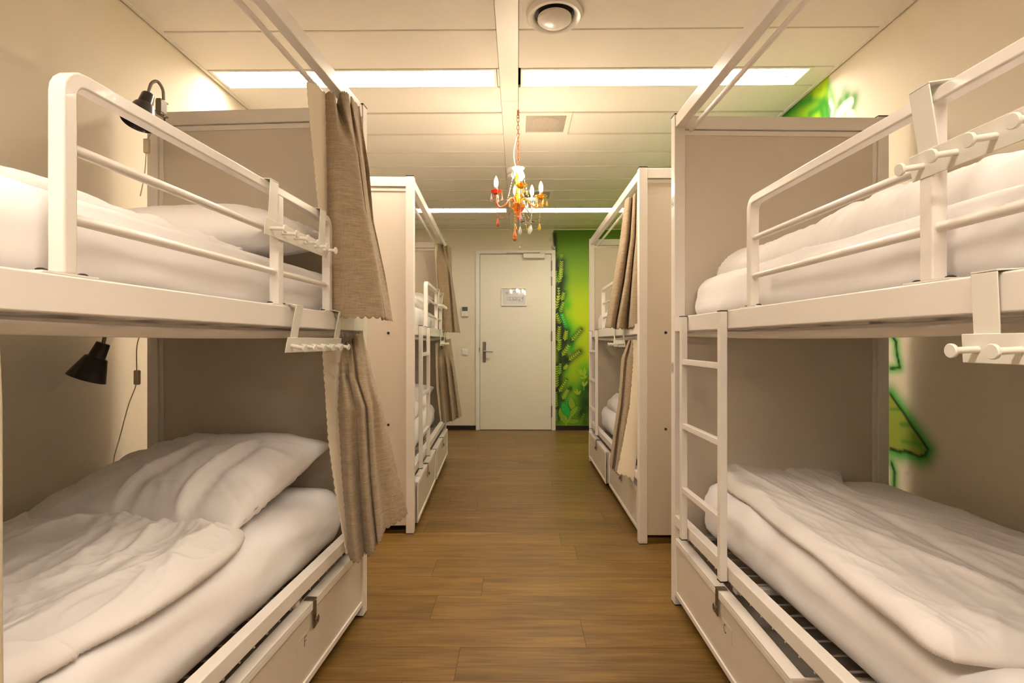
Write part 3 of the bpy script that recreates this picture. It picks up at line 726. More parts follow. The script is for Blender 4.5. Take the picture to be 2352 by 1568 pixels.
rack('NL', .545, False, .20, 'ivory six-peg hook rack hung below the upper bed of the near left bunk')
rack('NR', fy('NR', .772), True, .16, 'large ivory hook rack on the guard rail at the right edge')
rack('NR', fy('NR', .655), False, .05, 'ivory hook rack hung below the upper bed at the right edge')
rack('FL', .47, True, .1, 'small hook rack on the guard rail of the far left bunk')
rack('FL', .60, False, .1, 'small hook rack below the upper bed of the far left bunk')
rack('FR', .48, False, .1, 'small hook rack below the upper bed of the far right bunk')

# ------------------------------------------------------------------ bedding
def rbox(x0, x1, y0, y1, z0, z1, r, nx, ny, nz, fn):
    c = Vector(((x0+x1)/2, (y0+y1)/2, (z0+z1)/2)); h = Vector(((x1-x0)/2, (y1-y0)/2, (z1-z0)/2))
    bm = bmesh.new(); vd = {}
    def vert(p):
        k = tuple(round(a, 5) for a in p)
        if k not in vd:
            q = Vector((p[0]*h.x, p[1]*h.y, p[2]*h.z))
            inn = Vector([max(-(h[i]-r), min(h[i]-r, q[i])) for i in range(3)]); d = q-inn
            if d.length > 1e-9:
                n_ = d.normalized(); q = inn+n_*r
            else: n_ = Vector((0, 0, 1 if p[2] > 0 else -1))
            w_ = c+q; w_ = w_+n_*fn(w_, n_)
            vd[k] = bm.verts.new(w_)
        return vd[k]
    def sp(n_): # denser near the edges
        return [max(-1, min(1, sin(pi/2*(2*i/n_-1))*.35+.65*(2*i/n_-1))) for i in range(n_+1)]
    gx_, gy, gz = sp(nx), sp(ny), sp(nz)
    def face(A, B, mk):
        for i in range(len(A)-1):
            for j in range(len(B)-1):
                try: bm.faces.new([vert(mk(A[i], B[j])), vert(mk(A[i+1], B[j])), vert(mk(A[i+1], B[j+1])), vert(mk(A[i], B[j+1]))])
                except ValueError: pass
    for s in (-1, 1):
        face(gx_, gy, lambda a, b: (a, b, s)); face(gx_, gz, lambda a, b: (a, s, b)); face(gy, gz, lambda a, b: (s, a, b))
    bmesh.ops.recalc_face_normals(bm, faces=bm.faces)
    return bm
def finish(bm, name, m, xf=None, label=None, cat=None, group=None, sub=0):
    me = bpy.data.meshes.new(name); bm.to_mesh(me); bm.free(); me.materials.append(m)
    me.polygons.foreach_set('use_smooth', [True]*len(me.polygons))
    o = bpy.data.objects.new(name, me); C.objects.link(o)
    if xf is not None: o.location = xf.translation; o.rotation_euler = xf.to_euler()
    if sub: s = o.modifiers.new('sub', 'SUBSURF'); s.levels = s.render_levels = sub
    return tag(o, label, cat, group)
def mattress(kk, z0, z1, label, seed, fine, x1=.40):
    def fn(p, n_):
        v = p+Vector((seed, seed*2, 0)); s = 1-abs(n_.z)
        e = .009*fold(v, (2.2, 1.1, 4))*s+.005*noise.noise(v*5)+.0045*fold(v, (1.5, 2.4, 1))*(1-s)
        ends = sstep(.80, .97, abs(p.y)); e += .009*ends*s*fold(v, (6, 6, 8))
        e -= .004*s*max(0, fold(Vector((v.x, v.y*.6+v.z*2.2, v.z)), (1, 3.0, 1)))
        e += .010*s*(1-abs((p.z-(z0+z1)/2)/((z1-z0)/2))**2)
        return e
    n_ = (26, 90, 12) if fine else (12, 36, 6)
    bm = rbox(-.445, x1, -.978, .978, z0, z1, .065, *n_, fn)
    return finish(bm, 'mattress', M['sheet'], XF[kk], label, 'mattress', 'mattresses in white fitted sheets')
MT = {}
for kk, nm, fine in (('NL', 'near left bunk', 1), ('NR', 'near right bunk', 1), ('FL', 'far left bunk', 0), ('FR', 'far right bunk', 0)):
    mattress(kk, 1.228, 1.436, 'mattress in white sheet on the upper bed of the '+nm, 3.1+len(nm)+ord(nm[0]), fine)
    mattress(kk, .328, .560, 'mattress in white sheet on the lower bed of the '+nm, 8.7+len(nm)+ord(nm[1]), fine, .392 if kk == 'NL' else .368)

def pillow(name, xf, W, D, T, label, seed, n_=44, cr=()):
    bm = bmesh.new(); top = {}; bot = {}
    for s, dd in ((1, top), (-1, bot)):
        for i in range(n_+1):
            for j in range(n_+1):
                u = sin(pi/2*(2*i/n_-1)); v = sin(pi/2*(2*j/n_-1))
                edge = (i in (0, n_) or j in (0, n_))
                if s < 0 and edge: dd[i, j] = top[i, j]; continue
                x = u*W/2*(1-.09*(1-abs(u)**1)*0-.075*(1-v*v)*abs(u)); y = v*D/2*(1-.085*(1-u*u)*abs(v))
                h = (max(0, 1-abs(u)**2.3)*max(0, 1-abs(v)**2.3))**.42
                z = s*T/2*h*(1.15 if s > 0 else .85)
                p = Vector((x+seed, y+seed, s))
                rad = fold(Vector((math.atan2(v, u)*1.5, seed, 0)), (2.2, 1, 1))
                z += s*h**.5*(.009*fold(p, (2.0, 2.6, 1))+.009*rad*max(abs(u), abs(v))**2)
                z += .006*noise.noise(p*3)
                if s > 0:
                    for (u0, sl, am, vf) in cr:
                        du = u-u0-sl*(v+1)-.04*sin(3*v); z += am*h**.5*(math.exp(-(du/.035)**2)-.9*math.exp(-((du-.10)/.085)**2))*sstep(vf, vf-.55, v)
                dd[i, j] = bm.verts.new((x, y, z))
        for i in range(n_):
            for j in range(n_):
                try: bm.faces.new([dd[i, j], dd[i+1, j], dd[i+1, j+1], dd[i, j+1]])
                except ValueError: pass
    bmesh.ops.recalc_face_normals(bm, faces=bm.faces)
    return finish(bm, name, M['sheet2'], xf, label, 'pillow', 'white pillows')
def pxf(kk, x, y, z, rx=0, ry=0, rz=0): return XF[kk] @ Matrix.Translation((x, y, z)) @ Euler((rx, ry, rz)).to_matrix().to_4x4()
pillow('pillow', pxf('NL', -.035, .668, .652, rx=.20, ry=-.03, rz=-.05), .76, .66, .21, 'big white pillow on the lower bed of the near left bunk', 2.0, 110, cr=((-.10, .06, .017, .35), (.50, -.04, .024, .55)))
pillow('pillow', pxf('NL', .0, .70, 1.545, rx=.10, rz=-.03), .74, .52, .19, 'white pillow behind the guard rail on the near left upper bed', 5.0)
pillow('pillow', pxf('FL', .0, .70, .65, rx=.25), .74, .50, .19, 'white pillow on the lower bed of the far left bunk', 7.0, 30)
pillow('pillow', pxf('FL', .0, .70, 1.535, rx=.2), .74, .50, .18, 'white pillow on the upper bed of the far left bunk', 9.0, 30)

def duvet(edges, zb, h, amp, label, seed, fs, nu=120, nv=150, org=(0, 0, 0), rr=.07, extra=None):
    """edges = (near, right, far, left) world XY polylines; near & far run left->right, left & right run near->far"""
    B, R_, T, L_ = [catmull([(p[0], p[1], 0) for p in e], k) for e, k in zip(edges, (nu, nv, nu, nv))]
    segs_ = [(a, b) for E in (B, R_, T, L_) for a, b in zip(E[:-1:3], E[3::3])]
    SA = np.array([[a.x, a.y] for a, b in segs_]); SD = np.array([[b.x-a.x, b.y-a.y] for a, b in segs_]); SL = (SD**2).sum(1)+1e-12
    bm = bmesh.new(); G = []
    for j in range(nv):
        row = []
        v = j/(nv-1)
        for i in range(nu):
            u = i/(nu-1)
            p = (B[i]*(1-v)+T[i]*v)+(L_[j]*(1-u)+R_[j]*u)-((B[0]*(1-u)+B[-1]*u)*(1-v)+(T[0]*(1-u)+T[-1]*u)*v)
            q = np.array([p.x, p.y])-SA; t = np.clip((q*SD).sum(1)/SL, 0, 1); d = float(np.sqrt(((q-SD*t[:, None])**2).sum(1).min()))
            k = min(1, d/rr); prof = sqrt(max(0, 1-(1-k)**2))
            P3 = Vector((p.x+seed, p.y+seed, 0))
            f = fold(P3, fs); lo = noise.noise(P3*2.3)
            z = zb+h*prof*(1+.35*lo)+amp*prof*f+.25*amp*prof*fold(P3+Vector((5, 1, 0)), (fs[0]*2.3, fs[1]*2.3, 1))
            if extra: z += extra(p.x, p.y, prof)
            row.append(bm.verts.new((p.x-org[0], p.y-org[1], z-org[2])))
        G.append(row)
    for j in range(nv-1):
        for i in range(nu-1): bm.faces.new([G[j][i], G[j][i+1], G[j+1][i+1], G[j+1][i]])
    low = [[None]*nu for _ in range(nv)]
    for j in range(nv):
        for i in range(nu):
            if i in (0, nu-1) or j in (0, nv-1): low[j][i] = G[j][i]
    # flat underside from the rim
    rim = [G[0][i] for i in range(nu)]+[G[j][nu-1] for j in range(1, nv)]+[G[nv-1][i] for i in range(nu-2, -1, -1)]+[G[j][0] for j in range(nv-2, 0, -1)]
    bmesh.ops.recalc_face_normals(bm, faces=bm.faces)
    o = finish(bm, 'duvet', M['sheet2'], Matrix.Translation(org), label, 'duvet', 'white duvets')
    sm = o.modifiers.new('solid', 'SOLIDIFY'); sm.thickness = .004; sm.offset = -1
    return o
def W2(kk, x, y): p = XF[kk] @ Vector((x, y, 0)); return (p.x, p.y)
zb = .563
def zz(px, py, z=zb): p = onz(px, py, z); return (p.x, p.y)
# near left lower duvet
near = [W2('NL', -.44, -.85), W2('NL', -.1, -.86), W2('NL', .22, -.85)]
right = [near[-1], zz(80, 1568), zz(190, 1500), zz(330, 1425), zz(430, 1360), zz(505, 1305), zz(550, 1262), zz(563, 1235)]
left = [near[0], W2('NL', -.445, -.4), W2('NL', -.445, 0), W2('NL', -.44, .42)]
far = [left[-1], zz(200, 1170, .60), zz(340, 1190, .60), zz(470, 1205, .60), right[-1]]
duvet((near, right, far, left), zb, .058, .017, 'rumpled white duvet on the lower bed of the near left bunk', 4.0, (4.2, 2.6, 1), 150, 190, org=(-1.2, 1, zb), rr=.09)
# near right lower duvet
farR = [zz(1640, 1076, .575), zz(1720, 1072, .575), zz(1830, 1072, .575), zz(1930, 1076, .575)]
leftR = [zz(2190, 1522, .56), zz(2125, 1492, .56), zz(2062, 1440, .56), zz(1950, 1350, .56), zz(1865, 1275, .56), zz(1790, 1220, .56), zz(1722, 1162, .56), zz(1665, 1120, .565), farR[0]]
rightR = [W2('NR', -.40, .44), W2('NR', -.40, .2), W2('NR', -.35, 0), W2('NR', -.26, -.4), W2('NR', -.14, -.72), farR[-1]]
nearR = [leftR[0], zz(2300, 1536, .56), W2('NR', .05, .40), W2('NR', -.2, .42), rightR[0]]
def foldr(x, y, pr):
    q = XF['NR'].inverted() @ Vector((x, y, 0)); c = .03*sin(q.y*1.5)
    return .016*pr*(sstep(.05+c, .15+c, q.x))*1.0-.012*pr*math.exp(-((q.x-.02-c)/.02)**2)
duvet((nearR, rightR, farR, leftR), .560, .030, .010, 'white duvet folded lengthwise on the lower bed of the near right bunk', 11.0, (4.5, 1.3, 1), 150, 190, org=(1.2, 1.2, .56), rr=.045, extra=foldr)
# near right upper duvet
def rect(kk, x0, x1, y0, y1, n_=5, j=.008, seed=0):
    rnd = random.Random(seed)
    def lnp(a, b): return [W2(kk, a[0]+(b[0]-a[0])*i/n_+rnd.uniform(-j, j)*(0 < i < n_), a[1]+(b[1]-a[1])*i/n_+rnd.uniform(-j, j)*(0 < i < n_)) for i in range(n_+1)]
    A, B_, C_, D_ = (x0, y0), (x1, y0), (x1, y1), (x0, y1)
    return lnp(A, B_), lnp(B_, C_), lnp(D_, C_), lnp(A, D_)
duvet(rect('NR', -.43, .335, -.90, .95, seed=1), 1.428, .115, .012, 'puffy white duvet on the upper bed of the near right bunk', 21.0, (3, 7, 1), 90, 200, org=(1.2, 1.2, 1.43), rr=.11, extra=None)
duvet(rect('NL', -.44, .34, -.96, .36, seed=2), 1.426, .040, .012, 'white duvet on the upper bed of the near left bunk', 31.0, (3, 4, 1), 80, 120, org=(-1.2, 1, 1.43), rr=.08)
duvet(rect('FL', -.43, .34, -.93, .42, seed=3), .550, .08, .016, 'white duvet on the lower bed of the far left bunk', 41.0, (4, 4, 1), 60, 70, org=(-1.2, 4, .56), rr=.09)
duvet(rect('FL', -.43, .37, -.93, .42, seed=4), 1.424, .12, .018, 'white duvet on the upper bed of the far left bunk', 43.0, (4, 4, 1), 60, 70, org=(-1.2, 4, 1.43), rr=.11)
duvet(rect('FR', -.43, .34, -.86, .9, seed=5), .550, .13, .018, 'bulky white duvet on the lower bed of the far right bunk', 47.0, (5, 4, 1), 60, 80, org=(1.2, 4, .56), rr=.11)
duvet(rect('FR', -.43, .35, -.86, .9, seed=6), 1.424, .09, .014, 'white duvet on the upper bed of the far right bunk', 49.0, (5, 4, 1), 60, 80, org=(1.2, 4, 1.43), rr=.10)

# ------------------------------------------------------------------ curtains
def curtain(keys, n_rings, rod, label, lining=None, nu=170, nv=90, scal=.011, sc_len=.028, side=1, seed=0, edge_scal=.006, ripple=.003):
    """keys: list of (t, zlist, [(X, Y), ...]) rows from top to bottom; the lining is a second sheet on the bed side"""
    def surf(keys, nu, nv, off, scal, extra_name, mname, parent, oth):
        rows = []
        for t, zl, pts in keys: rows.append((t, catmull([(a, b, 0) for a, b in pts], nu), np.interp(np.linspace(0, 1, nu), np.linspace(0, 1, len(zl)), zl)))
        ts = [r[0] for r in rows]; V = []; Fs = []
        last = rows[-1][1]; acc = [0]
        for a, b in zip(last[:-1], last[1:]): acc.append(acc[-1]+(b-a).length)
        for j in range(nv):
            t = j/(nv-1); k = max(i for i in range(len(ts)) if ts[i] <= t+1e-9); k = min(k, len(ts)-2)
            q = (t-ts[k])/(ts[k+1]-ts[k]); q = q*q*(3-2*q)*.5+q*.5
            for i in range(nu):
                p = rows[k][1][i]*(1-q)+rows[k+1][1][i]*q; z = rows[k][2][i]*(1-q)+rows[k+1][2][i]*q
                if i < 3: p = p+(rows[k][1][0]-rows[k][1][4]).normalized()*edge_scal*abs(sin(pi*z/sc_len))*(1-i/3)
                if t > .9: z -= scal*abs(sin(pi*acc[i]/sc_len))*(t-.9)/.1
                if t < .06: z += scal*.6*abs(sin(pi*acc[i]/sc_len/1.3))*(1-t/.06)
                p = p+Vector((noise.noise(Vector((i*.05, z*3, seed))), noise.noise(Vector((i*.05, z*3, seed+9))), 0))*ripple
                V.append((p.x+off, p.y, z))
        for j in range(nv-1):
            for i in range(nu-1): Fs.append((j*nu+i, j*nu+i+1, (j+1)*nu+i+1, (j+1)*nu+i))
        mb = MB(); mb.v = V; mb.f = Fs
        return mb.build(extra_name, M[mname], parent, smooth=False, solid=.0016), V
    top = keys[0]; org = (sum(p[0] for p in top[2])/len(top[2]), sum(p[1] for p in top[2])/len(top[2]), top[1][0])
    root = empty('curtain', org)
    def fix(o):
        for v in o.data.vertices: v.co = v.co-Vector(org)
        o.data.polygons.foreach_set('use_smooth', [True]*len(o.data.polygons))
    o, V = surf(keys, nu, nv, 0, scal, 'linen_panel', 'linen', root, None); fix(o)
    if lining:
        o2, _ = surf(lining, max(30, nu//3), nv, 0, scal, 'lining_panel', 'lining', root, None); fix(o2)
    # rings along the rod
    (rx0, ry0, rz0), (rx1, ry1, rz1) = rod
    for i in range(n_rings):
        t = i/(n_rings-1); c = Vector((rx0+(rx1-rx0)*t, ry0+(ry1-ry0)*t, rz0+(rz1-rz0)*t-.012))-Vector(org); an = .5*sin(i*2.3)
        MB().tube([(c.x+.020*cos(a)*cos(an), c.y+.020*cos(a)*sin(an), c.z+.020*sin(a)) for a in [2*pi*k/18 for k in range(18)]], .0013, 6, closed=True).build('curtain_ring', M['steel'], root, smooth=True)
    return tag(root, label, 'curtain', 'brown linen bunk curtains')
def cx(px, Y): p = ony(px, 785, Y); return (p.x, Y)
# near left, upper bed
rodNL = [tuple(XF['NL'] @ Vector((BX-.075, y, 2.098))) for y in (.62, .97)]
K = [(0, [2.07, 2.075, 2.085, 2.11, 2.12, 2.13, 2.13, 2.13], [cx(750, 1.87), cx(768, 1.89), cx(772, 1.99), cx(781, 1.94), cx(800, 1.98), cx(798, 2.06), cx(806, 2.03), cx(820, 2.10), cx(826, 2.12)]),
     (.22, [1.88], [cx(752, 1.87), cx(775, 1.87), cx(800, 1.90), cx(822, 1.95), cx(820, 2.03), cx(826, 2.02), cx(836, 2.06), cx(838, 2.13), cx(848, 2.13)]),
     (.5, [1.66], [cx(753, 1.87), cx(778, 1.855), cx(808, 1.87), cx(838, 1.92), cx(836, 2.02), cx(843, 2.00), cx(848, 2.06), cx(853, 2.12), cx(858, 2.13)]),
     (.78, [1.44], [cx(749, 1.88), cx(780, 1.86), cx(820, 1.87), cx(864, 1.91), cx(860, 2.02), cx(869, 1.99), cx(872, 2.06), cx(880, 2.12), cx(884, 2.13)]),
     (1, [1.256], [cx(757, 1.88), cx(785, 1.86), cx(830, 1.87), cx(882, 1.90), cx(876, 2.02), cx(886, 1.99), cx(888, 2.05), cx(898, 2.10), cx(901, 2.13)])]
Lg = [(0, [2.045, 2.055, 2.065], [cx(705, 1.74), cx(728, 1.80), cx(751, 1.885)]), (.45, [1.69], [cx(728, 1.78), cx(742, 1.82), cx(758, 1.90)]),
      (.75, [1.46], [cx(746, 1.86), cx(752, 1.89), cx(764, 1.93)]), (1, [1.262], [cx(752, 1.89), cx(758, 1.91), cx(770, 1.95)])]
curtain(K, 6, rodNL, 'long brown linen curtain hanging on the upper bed of the near left bunk', Lg, seed=1)
# near left, lower bed
rodNLl = [tuple(XF['NL'] @ Vector((BX-.055, y, 1.190))) for y in (.80, .975)]
K = [(0, [1.155, 1.155, 1.155, 1.165, 1.19, 1.19, 1.19], [cx(788, 1.99), cx(793, 2.02), cx(797, 2.00), cx(801, 2.03), cx(805, 2.01), cx(808, 2.03), cx(812, 2.02), cx(822, 2.04), cx(829, 2.07), cx(832, 2.09), cx(834, 2.125)]),
     (.16, [1.03, 1.03, 1.02, 1.0, .99], [cx(781, 1.94), cx(789, 1.935), cx(797, 1.97), cx(803, 1.95), cx(813, 1.96), cx(819, 1.99), cx(826, 1.97), cx(838, 1.99), cx(846, 2.03), cx(854, 2.05), cx(862, 2.125)]),
     (.32, [.91], [cx(778, 1.91), cx(797, 1.89), cx(815, 1.93), cx(820, 1.93), cx(832, 1.92), cx(841, 1.97), cx(846, 1.95), cx(852, 1.97), cx(856, 2.03), cx(868, 2.05), cx(878, 2.12)]),
     (.7, [.64, .64, .64, .66, .68], [cx(788, 1.89), cx(806, 1.87), cx(822, 1.93), cx(830, 1.91), cx(841, 1.905), cx(849, 1.96), cx(854, 1.95), cx(861, 1.96), cx(866, 2.02), cx(888, 2.05), cx(906, 2.12)]),
     (1, [.365, .365, .37, .39, .405, .43, .455], [cx(802, 1.90), cx(820, 1.86), cx(837, 1.94), cx(842, 1.92), cx(857, 1.91), cx(866, 1.98), cx(869, 1.95), cx(876, 1.96), cx(883, 2.02), cx(910, 2.06), cx(936, 2.12)])]
Lg = [(0, [1.15], [cx(741, 1.93), cx(765, 1.97), cx(789, 2.0)]), (.5, [.80], [cx(755, 1.93), cx(770, 1.94), cx(785, 1.93)]),
      (.8, [.56], [cx(775, 1.92), cx(785, 1.93), cx(795, 1.93)]), (1, [.375], [cx(797, 1.90), cx(801, 1.91), cx(806, 1.92)])]
curtain(K, 9, rodNLl, 'brown linen curtain gathered on the lower bed of the near left bunk', Lg, seed=2)
# far left
rodFL = [tuple(XF['FL'] @ Vector((BX-.075, y, 2.098))) for y in (.78, .97)]
K = [(0, [2.10], [cx(1003, 4.90), cx(1009, 4.93), cx(1013, 5.0), cx(1018, 4.96), cx(1022, 5.05), cx(1028, 5.02), cx(1036, 5.12)]),
     (.3, [1.82], [cx(1006, 4.88), cx(1015, 4.88), cx(1026, 4.92), cx(1030, 5.0), cx(1034, 4.98), cx(1036, 5.06), cx(1038, 5.12)]),
     (1, [1.262], [cx(1018, 4.88), cx(1025, 4.86), cx(1036, 4.90), cx(1040, 5.0), cx(1046, 4.97), cx(1051, 5.05), cx(1057, 5.10)])]
Lg = [(0, [2.09], [cx(998, 4.86), cx(1001, 4.88), cx(1004, 4.90)]), (.5, [1.68], [cx(1004, 4.88), cx(1007, 4.90), cx(1010, 4.92)]), (1, [1.27], [cx(1017, 4.90), cx(1020, 4.92), cx(1024, 4.95)])]
curtain(K, 5, rodFL, 'brown linen curtain on the upper bed of the far left bunk by the thermostat', Lg, nu=90, nv=50, seed=3)
rodFLl = [tuple(XF['FL'] @ Vector((BX-.055, y, 1.190))) for y in (.82, .97)]
K = [(0, [1.16, 1.16, 1.18, 1.19], [cx(1008, 4.92), cx(1011, 4.98), cx(1015, 4.95), cx(1018, 5.0), cx(1022, 4.98), cx(1028, 5.05), cx(1035, 5.10)]),
     (.3, [.93], [cx(1007, 4.90), cx(1013, 4.90), cx(1022, 4.98), cx(1027, 4.93), cx(1034, 5.02), cx(1039, 5.0), cx(1044, 5.10)]),
     (1, [.40, .40, .42, .44], [cx(1018, 4.90), cx(1024, 4.88), cx(1035, 4.98), cx(1040, 4.92), cx(1049, 5.03), cx(1054, 5.0), cx(1060, 5.08)])]
Lg = [(0, [1.15], [cx(1000, 4.88), cx(1004, 4.9), cx(1008, 4.92)]), (.6, [.72], [cx(1003, 4.88), cx(1006, 4.9), cx(1009, 4.93)]), (1, [.41], [cx(1012, 4.9), cx(1016, 4.93), cx(1020, 4.95)])]
curtain(K, 6, rodFLl, 'brown linen curtain on the lower bed of the far left bunk beside the door', Lg, nu=90, nv=50, seed=4)
# far right (gathered at the near end)
rodFR = [tuple(XF['FR'] @ Vector((BX-.075, y, 2.098))) for y in (.62, .96)]
K = [(0, [2.055, 2.065, 2.07, 2.075], [cx(1436, 3.26), cx(1443, 3.22), cx(1450, 3.22), cx(1453, 3.24), cx(1455, 3.18), cx(1460, 3.16), cx(1463, 3.17), cx(1465, 3.09), cx(1469, 3.08)]),
     (.3, [1.81], [cx(1424, 3.30), cx(1432, 3.24), cx(1441, 3.23), cx(1447, 3.28), cx(1449, 3.19), cx(1457, 3.17), cx(1460, 3.20), cx(1462, 3.10), cx(1469, 3.07)]),
     (.65, [1.53], [cx(1408, 3.32), cx(1416, 3.25), cx(1428, 3.25), cx(1432, 3.30), cx(1436, 3.21), cx(1446, 3.20), cx(1450, 3.24), cx(1456, 3.10), cx(1470, 3.06)]),
     (1, [1.262, 1.255, 1.25, 1.25, 1.258], [cx(1390, 3.34), cx(1399, 3.25), cx(1411, 3.26), cx(1414, 3.31), cx(1418, 3.21), cx(1432, 3.21), cx(1442, 3.26), cx(1450, 3.10), cx(1470, 3.06)])]
curtain(K, 7, rodFR, 'pale-lit brown linen curtain on the upper bed of the far right bunk', None, nu=110, nv=60, seed=5)
rodFRl = [tuple(XF['FR'] @ Vector((BX-.055, y, 1.190))) for y in (.80, .96)]
K = [(0, [1.17], [cx(1444, 3.22), cx(1447, 3.19), cx(1450, 3.20), cx(1454, 3.15), cx(1458, 3.15)]),
     (.15, [1.06], [cx(1428, 3.25), cx(1434, 3.20), cx(1439, 3.21), cx(1449, 3.16), cx(1459, 3.14)]),
     (.5, [.78], [cx(1420, 3.24), cx(1425, 3.18), cx(1429, 3.20), cx(1440, 3.15), cx(1450, 3.14)]),
     (.75, [.58], [cx(1409, 3.24), cx(1414, 3.18), cx(1418, 3.20), cx(1428, 3.15), cx(1437, 3.14)]),
     (1, [.392, .385, .37, .36, .355], [cx(1400, 3.25), cx(1405, 3.19), cx(1409, 3.21), cx(1416, 3.16), cx(1424, 3.14)])]
Lg = [(0, [1.17], [cx(1456, 3.135), cx(1459, 3.13), cx(1464, 3.12)]), (.15, [1.05], [cx(1456, 3.13), cx(1460, 3.12), cx(1466, 3.10)]), (.5, [.77], [cx(1447, 3.13), cx(1455, 3.11), cx(1466, 3.08)]),
      (.78, [.55], [cx(1432, 3.13), cx(1447, 3.10), cx(1465, 3.08)]), (1, [.365, .36, .35, .33], [cx(1418, 3.13), cx(1436, 3.10), cx(1448, 3.08), cx(1456, 3.07)])]
curtain(K, 6, rodFRl, 'twisted curtain showing its cream lining on the lower bed of the far right bunk', Lg, nu=90, nv=60, seed=6)

# near left, lower bed, the near-end curtain whose cream edge just enters the frame
rodE = [tuple(XF['NL'] @ Vector((BX-.055, y, 1.190))) for y in (-.70, -.49)]
K = [(0, [1.16], [(-.745, .50), (-.735, .55), (-.75, .60), (-.738, .64), (-.745, .68)]), (1, [.40], [(-.74, .46), (-.72, .53), (-.745, .59), (-.725, .64), (-.735, .70)])]
Lg = [(0, [1.16], [(-.76, .60), (-.755, .66), cx(-3, .74)]), (.12, [1.07], [(-.76, .60), (-.755, .66), cx(3, .745)]), (1, [.40], [(-.76, .60), (-.755, .66), cx(12, .75)])]
curtain(K, 5, rodE, 'cream curtain edge at the far left of the picture, near left lower bed', Lg, nu=50, nv=40, seed=8, edge_scal=.001)

# ------------------------------------------------------------------ reading lamps
def lamp(clamp, path, shade_dir, cord, sw, label, clampdir=(0, 0, 1)):
    t = empty('reading_lamp', clamp); cl_ = Vector(clamp)
    def L_(p): return Vector(p)-cl_
    q = MB().box(-.012, .012, -.02, .016, -.028, .022).box(-.010, .010, -.020, .030, -.036, -.028).box(-.010, .010, -.02, .03, .022, .028)
    q.tube([(0, .018, -.05), (0, .018, -.028)], .004, 8)
    q.build('clamp', M['grey'], t, bevel=.002)
    pp = catmull([L_(p) for p in path], 40)
    MB().tube(pp, .0062, 12).build('gooseneck', M['grey'], t, smooth=True)
    e = pp[-1]; d = Vector(shade_dir).normalized(); z = d; x = z.orthogonal().normalized(); y = z.cross(x)
    m_ = Matrix((x, y, z)).transposed().to_4x4(); m_.translation = e
    sh_ = MB().lathe([(.006, -.004), (.020, -.003), (.022, .0), (.027, .050), (.034, .053), (.036, .056), (.062, .135), (.060, .135), (.034, .058), (.018, .052), (.001, .050)], m=m_, n=36).build('lamp_shade', M['shade'], t, smooth=True)
    MB().lathe([(.013, .052), (.018, .07), (.024, .09), (.022, .105), (.012, .115), (.001, .117)], m=m_, n=20).build('bulb', M['plastic'], sh_, smooth=True)
    if cord:
        MB().tube(catmull([L_(p) for p in cord], 40), .0022, 8).build('cord', M['lining'], t, smooth=True)
        s_ = L_(sw); MB().box(s_.x-.011, s_.x+.011, s_.y-.008, s_.y+.008, s_.z-.030, s_.z+.030).build('cord_switch', M['lining'], t, bevel=.004)
    return tag(t, label, 'lamp', 'black clamp reading lamps')
NY = 2.12
c = ony(371, 245, NY)
lamp(c, [ony(376, 228, NY-.005), ony(374, 205, NY-.01), ony(362, 187, NY-.02), ony(349, 190, NY-.04), ony(343, 205, NY-.06), ony(340, 218, NY-.08)], (ony(316, 290, NY-.13)-ony(340, 218, NY-.08)),
     [ony(376, 258, NY), ony(378, 268, NY), ony(362, 262, NY-.01), ony(352, 290, NY-.01), ony(339, 322, NY-.01), ony(336, 350, NY-.01), ony(332, 400, NY), ony(322, 450, NY)], ony(337, 335, NY-.01),
     'black clamp reading lamp at the top corner of the near left bunk end panel')
c2 = ony(352, 738, 2.05)
lamp(c2, [ony(345, 731, 2.05), ony(315, 731, 2.0), ony(285, 736, 1.95), ony(258, 748, 1.90), ony(243, 766, 1.87), ony(237, 789, 1.86)], (ony(198, 868, 1.84)-ony(237, 789, 1.86)),
     [ony(345, 745, 2.05), ony(322, 770, 2.1), ony(314, 800, 2.12), ony(314, 850, 2.12), ony(312, 885, 2.12), ony(295, 930, 2.12), ony(276, 1000, 2.11), ony(262, 1050, 2.1), ony(259, 1090, 2.08)], ony(315, 866, 2.115),
     'black clamp reading lamp hanging over the lower bed of the near left bunk')

# ------------------------------------------------------------------ chandelier
CX, CY = .0, 3.30
ch = empty('chandelier', (CX, CY, 2.27)); zc = 2.27
def lz(z): return z-zc
MB().tube([(0, 0, lz(H-.004)), (0, 0, lz(H-.035))], .007, 10).tube([(.007*cos(a), 0, lz(H-.04)+.014*sin(a)) for a in [2*pi*i/14 for i in range(14)]], .0022, 6, closed=True).build('ceiling_hook', M['copper'], ch, smooth=True)
nl = 13; ztop = lz(H-.05)
for i in range(nl):
    z = ztop-(ztop-.0)*(i+.5)/nl; hl = ztop/nl*.60; wd = .0075; tw = (i % 2)*pi/2*.85
    pts = []
    for k in range(16):
        a = 2*pi*k/16; pts.append((wd*cos(a)*cos(tw), wd*cos(a)*sin(tw), z+(hl-wd)*(1 if sin(a) > 0 else -1)+wd*sin(a)))
    MB().tube(pts, .0018, 6, closed=True).build('chain_link', M['red'] if i > 6 else M['copper'], ch, smooth=True)
MB().tube(catmull([(0, 0, .22), (-.012, 0, .19), (-.026, 0, .12), (-.024, 0, .06), (-.008, 0, -.01)], 24), .0032, 8).build('power_cord', M['plastic'], ch, smooth=True)
MB().lathe([(.004, -.035), (.012, -.03), (.026, -.012), (.040, .004), (.041, .008), (.024, -.006), (.008, -.02), (.004, -.025)], n=48, scal=.07, sn=8).build('crown', M['g_clear'], ch, smooth=True)
MB().lathe([(.006, 0), (.010, -.03), (.018, -.05), (.020, -.07), (.012, -.09), (.008, -.11), (.016, -.13), (.020, -.16), (.010, -.19), (.008, -.235)], n=24).build('column', M['g_yellow'], ch, smooth=True)
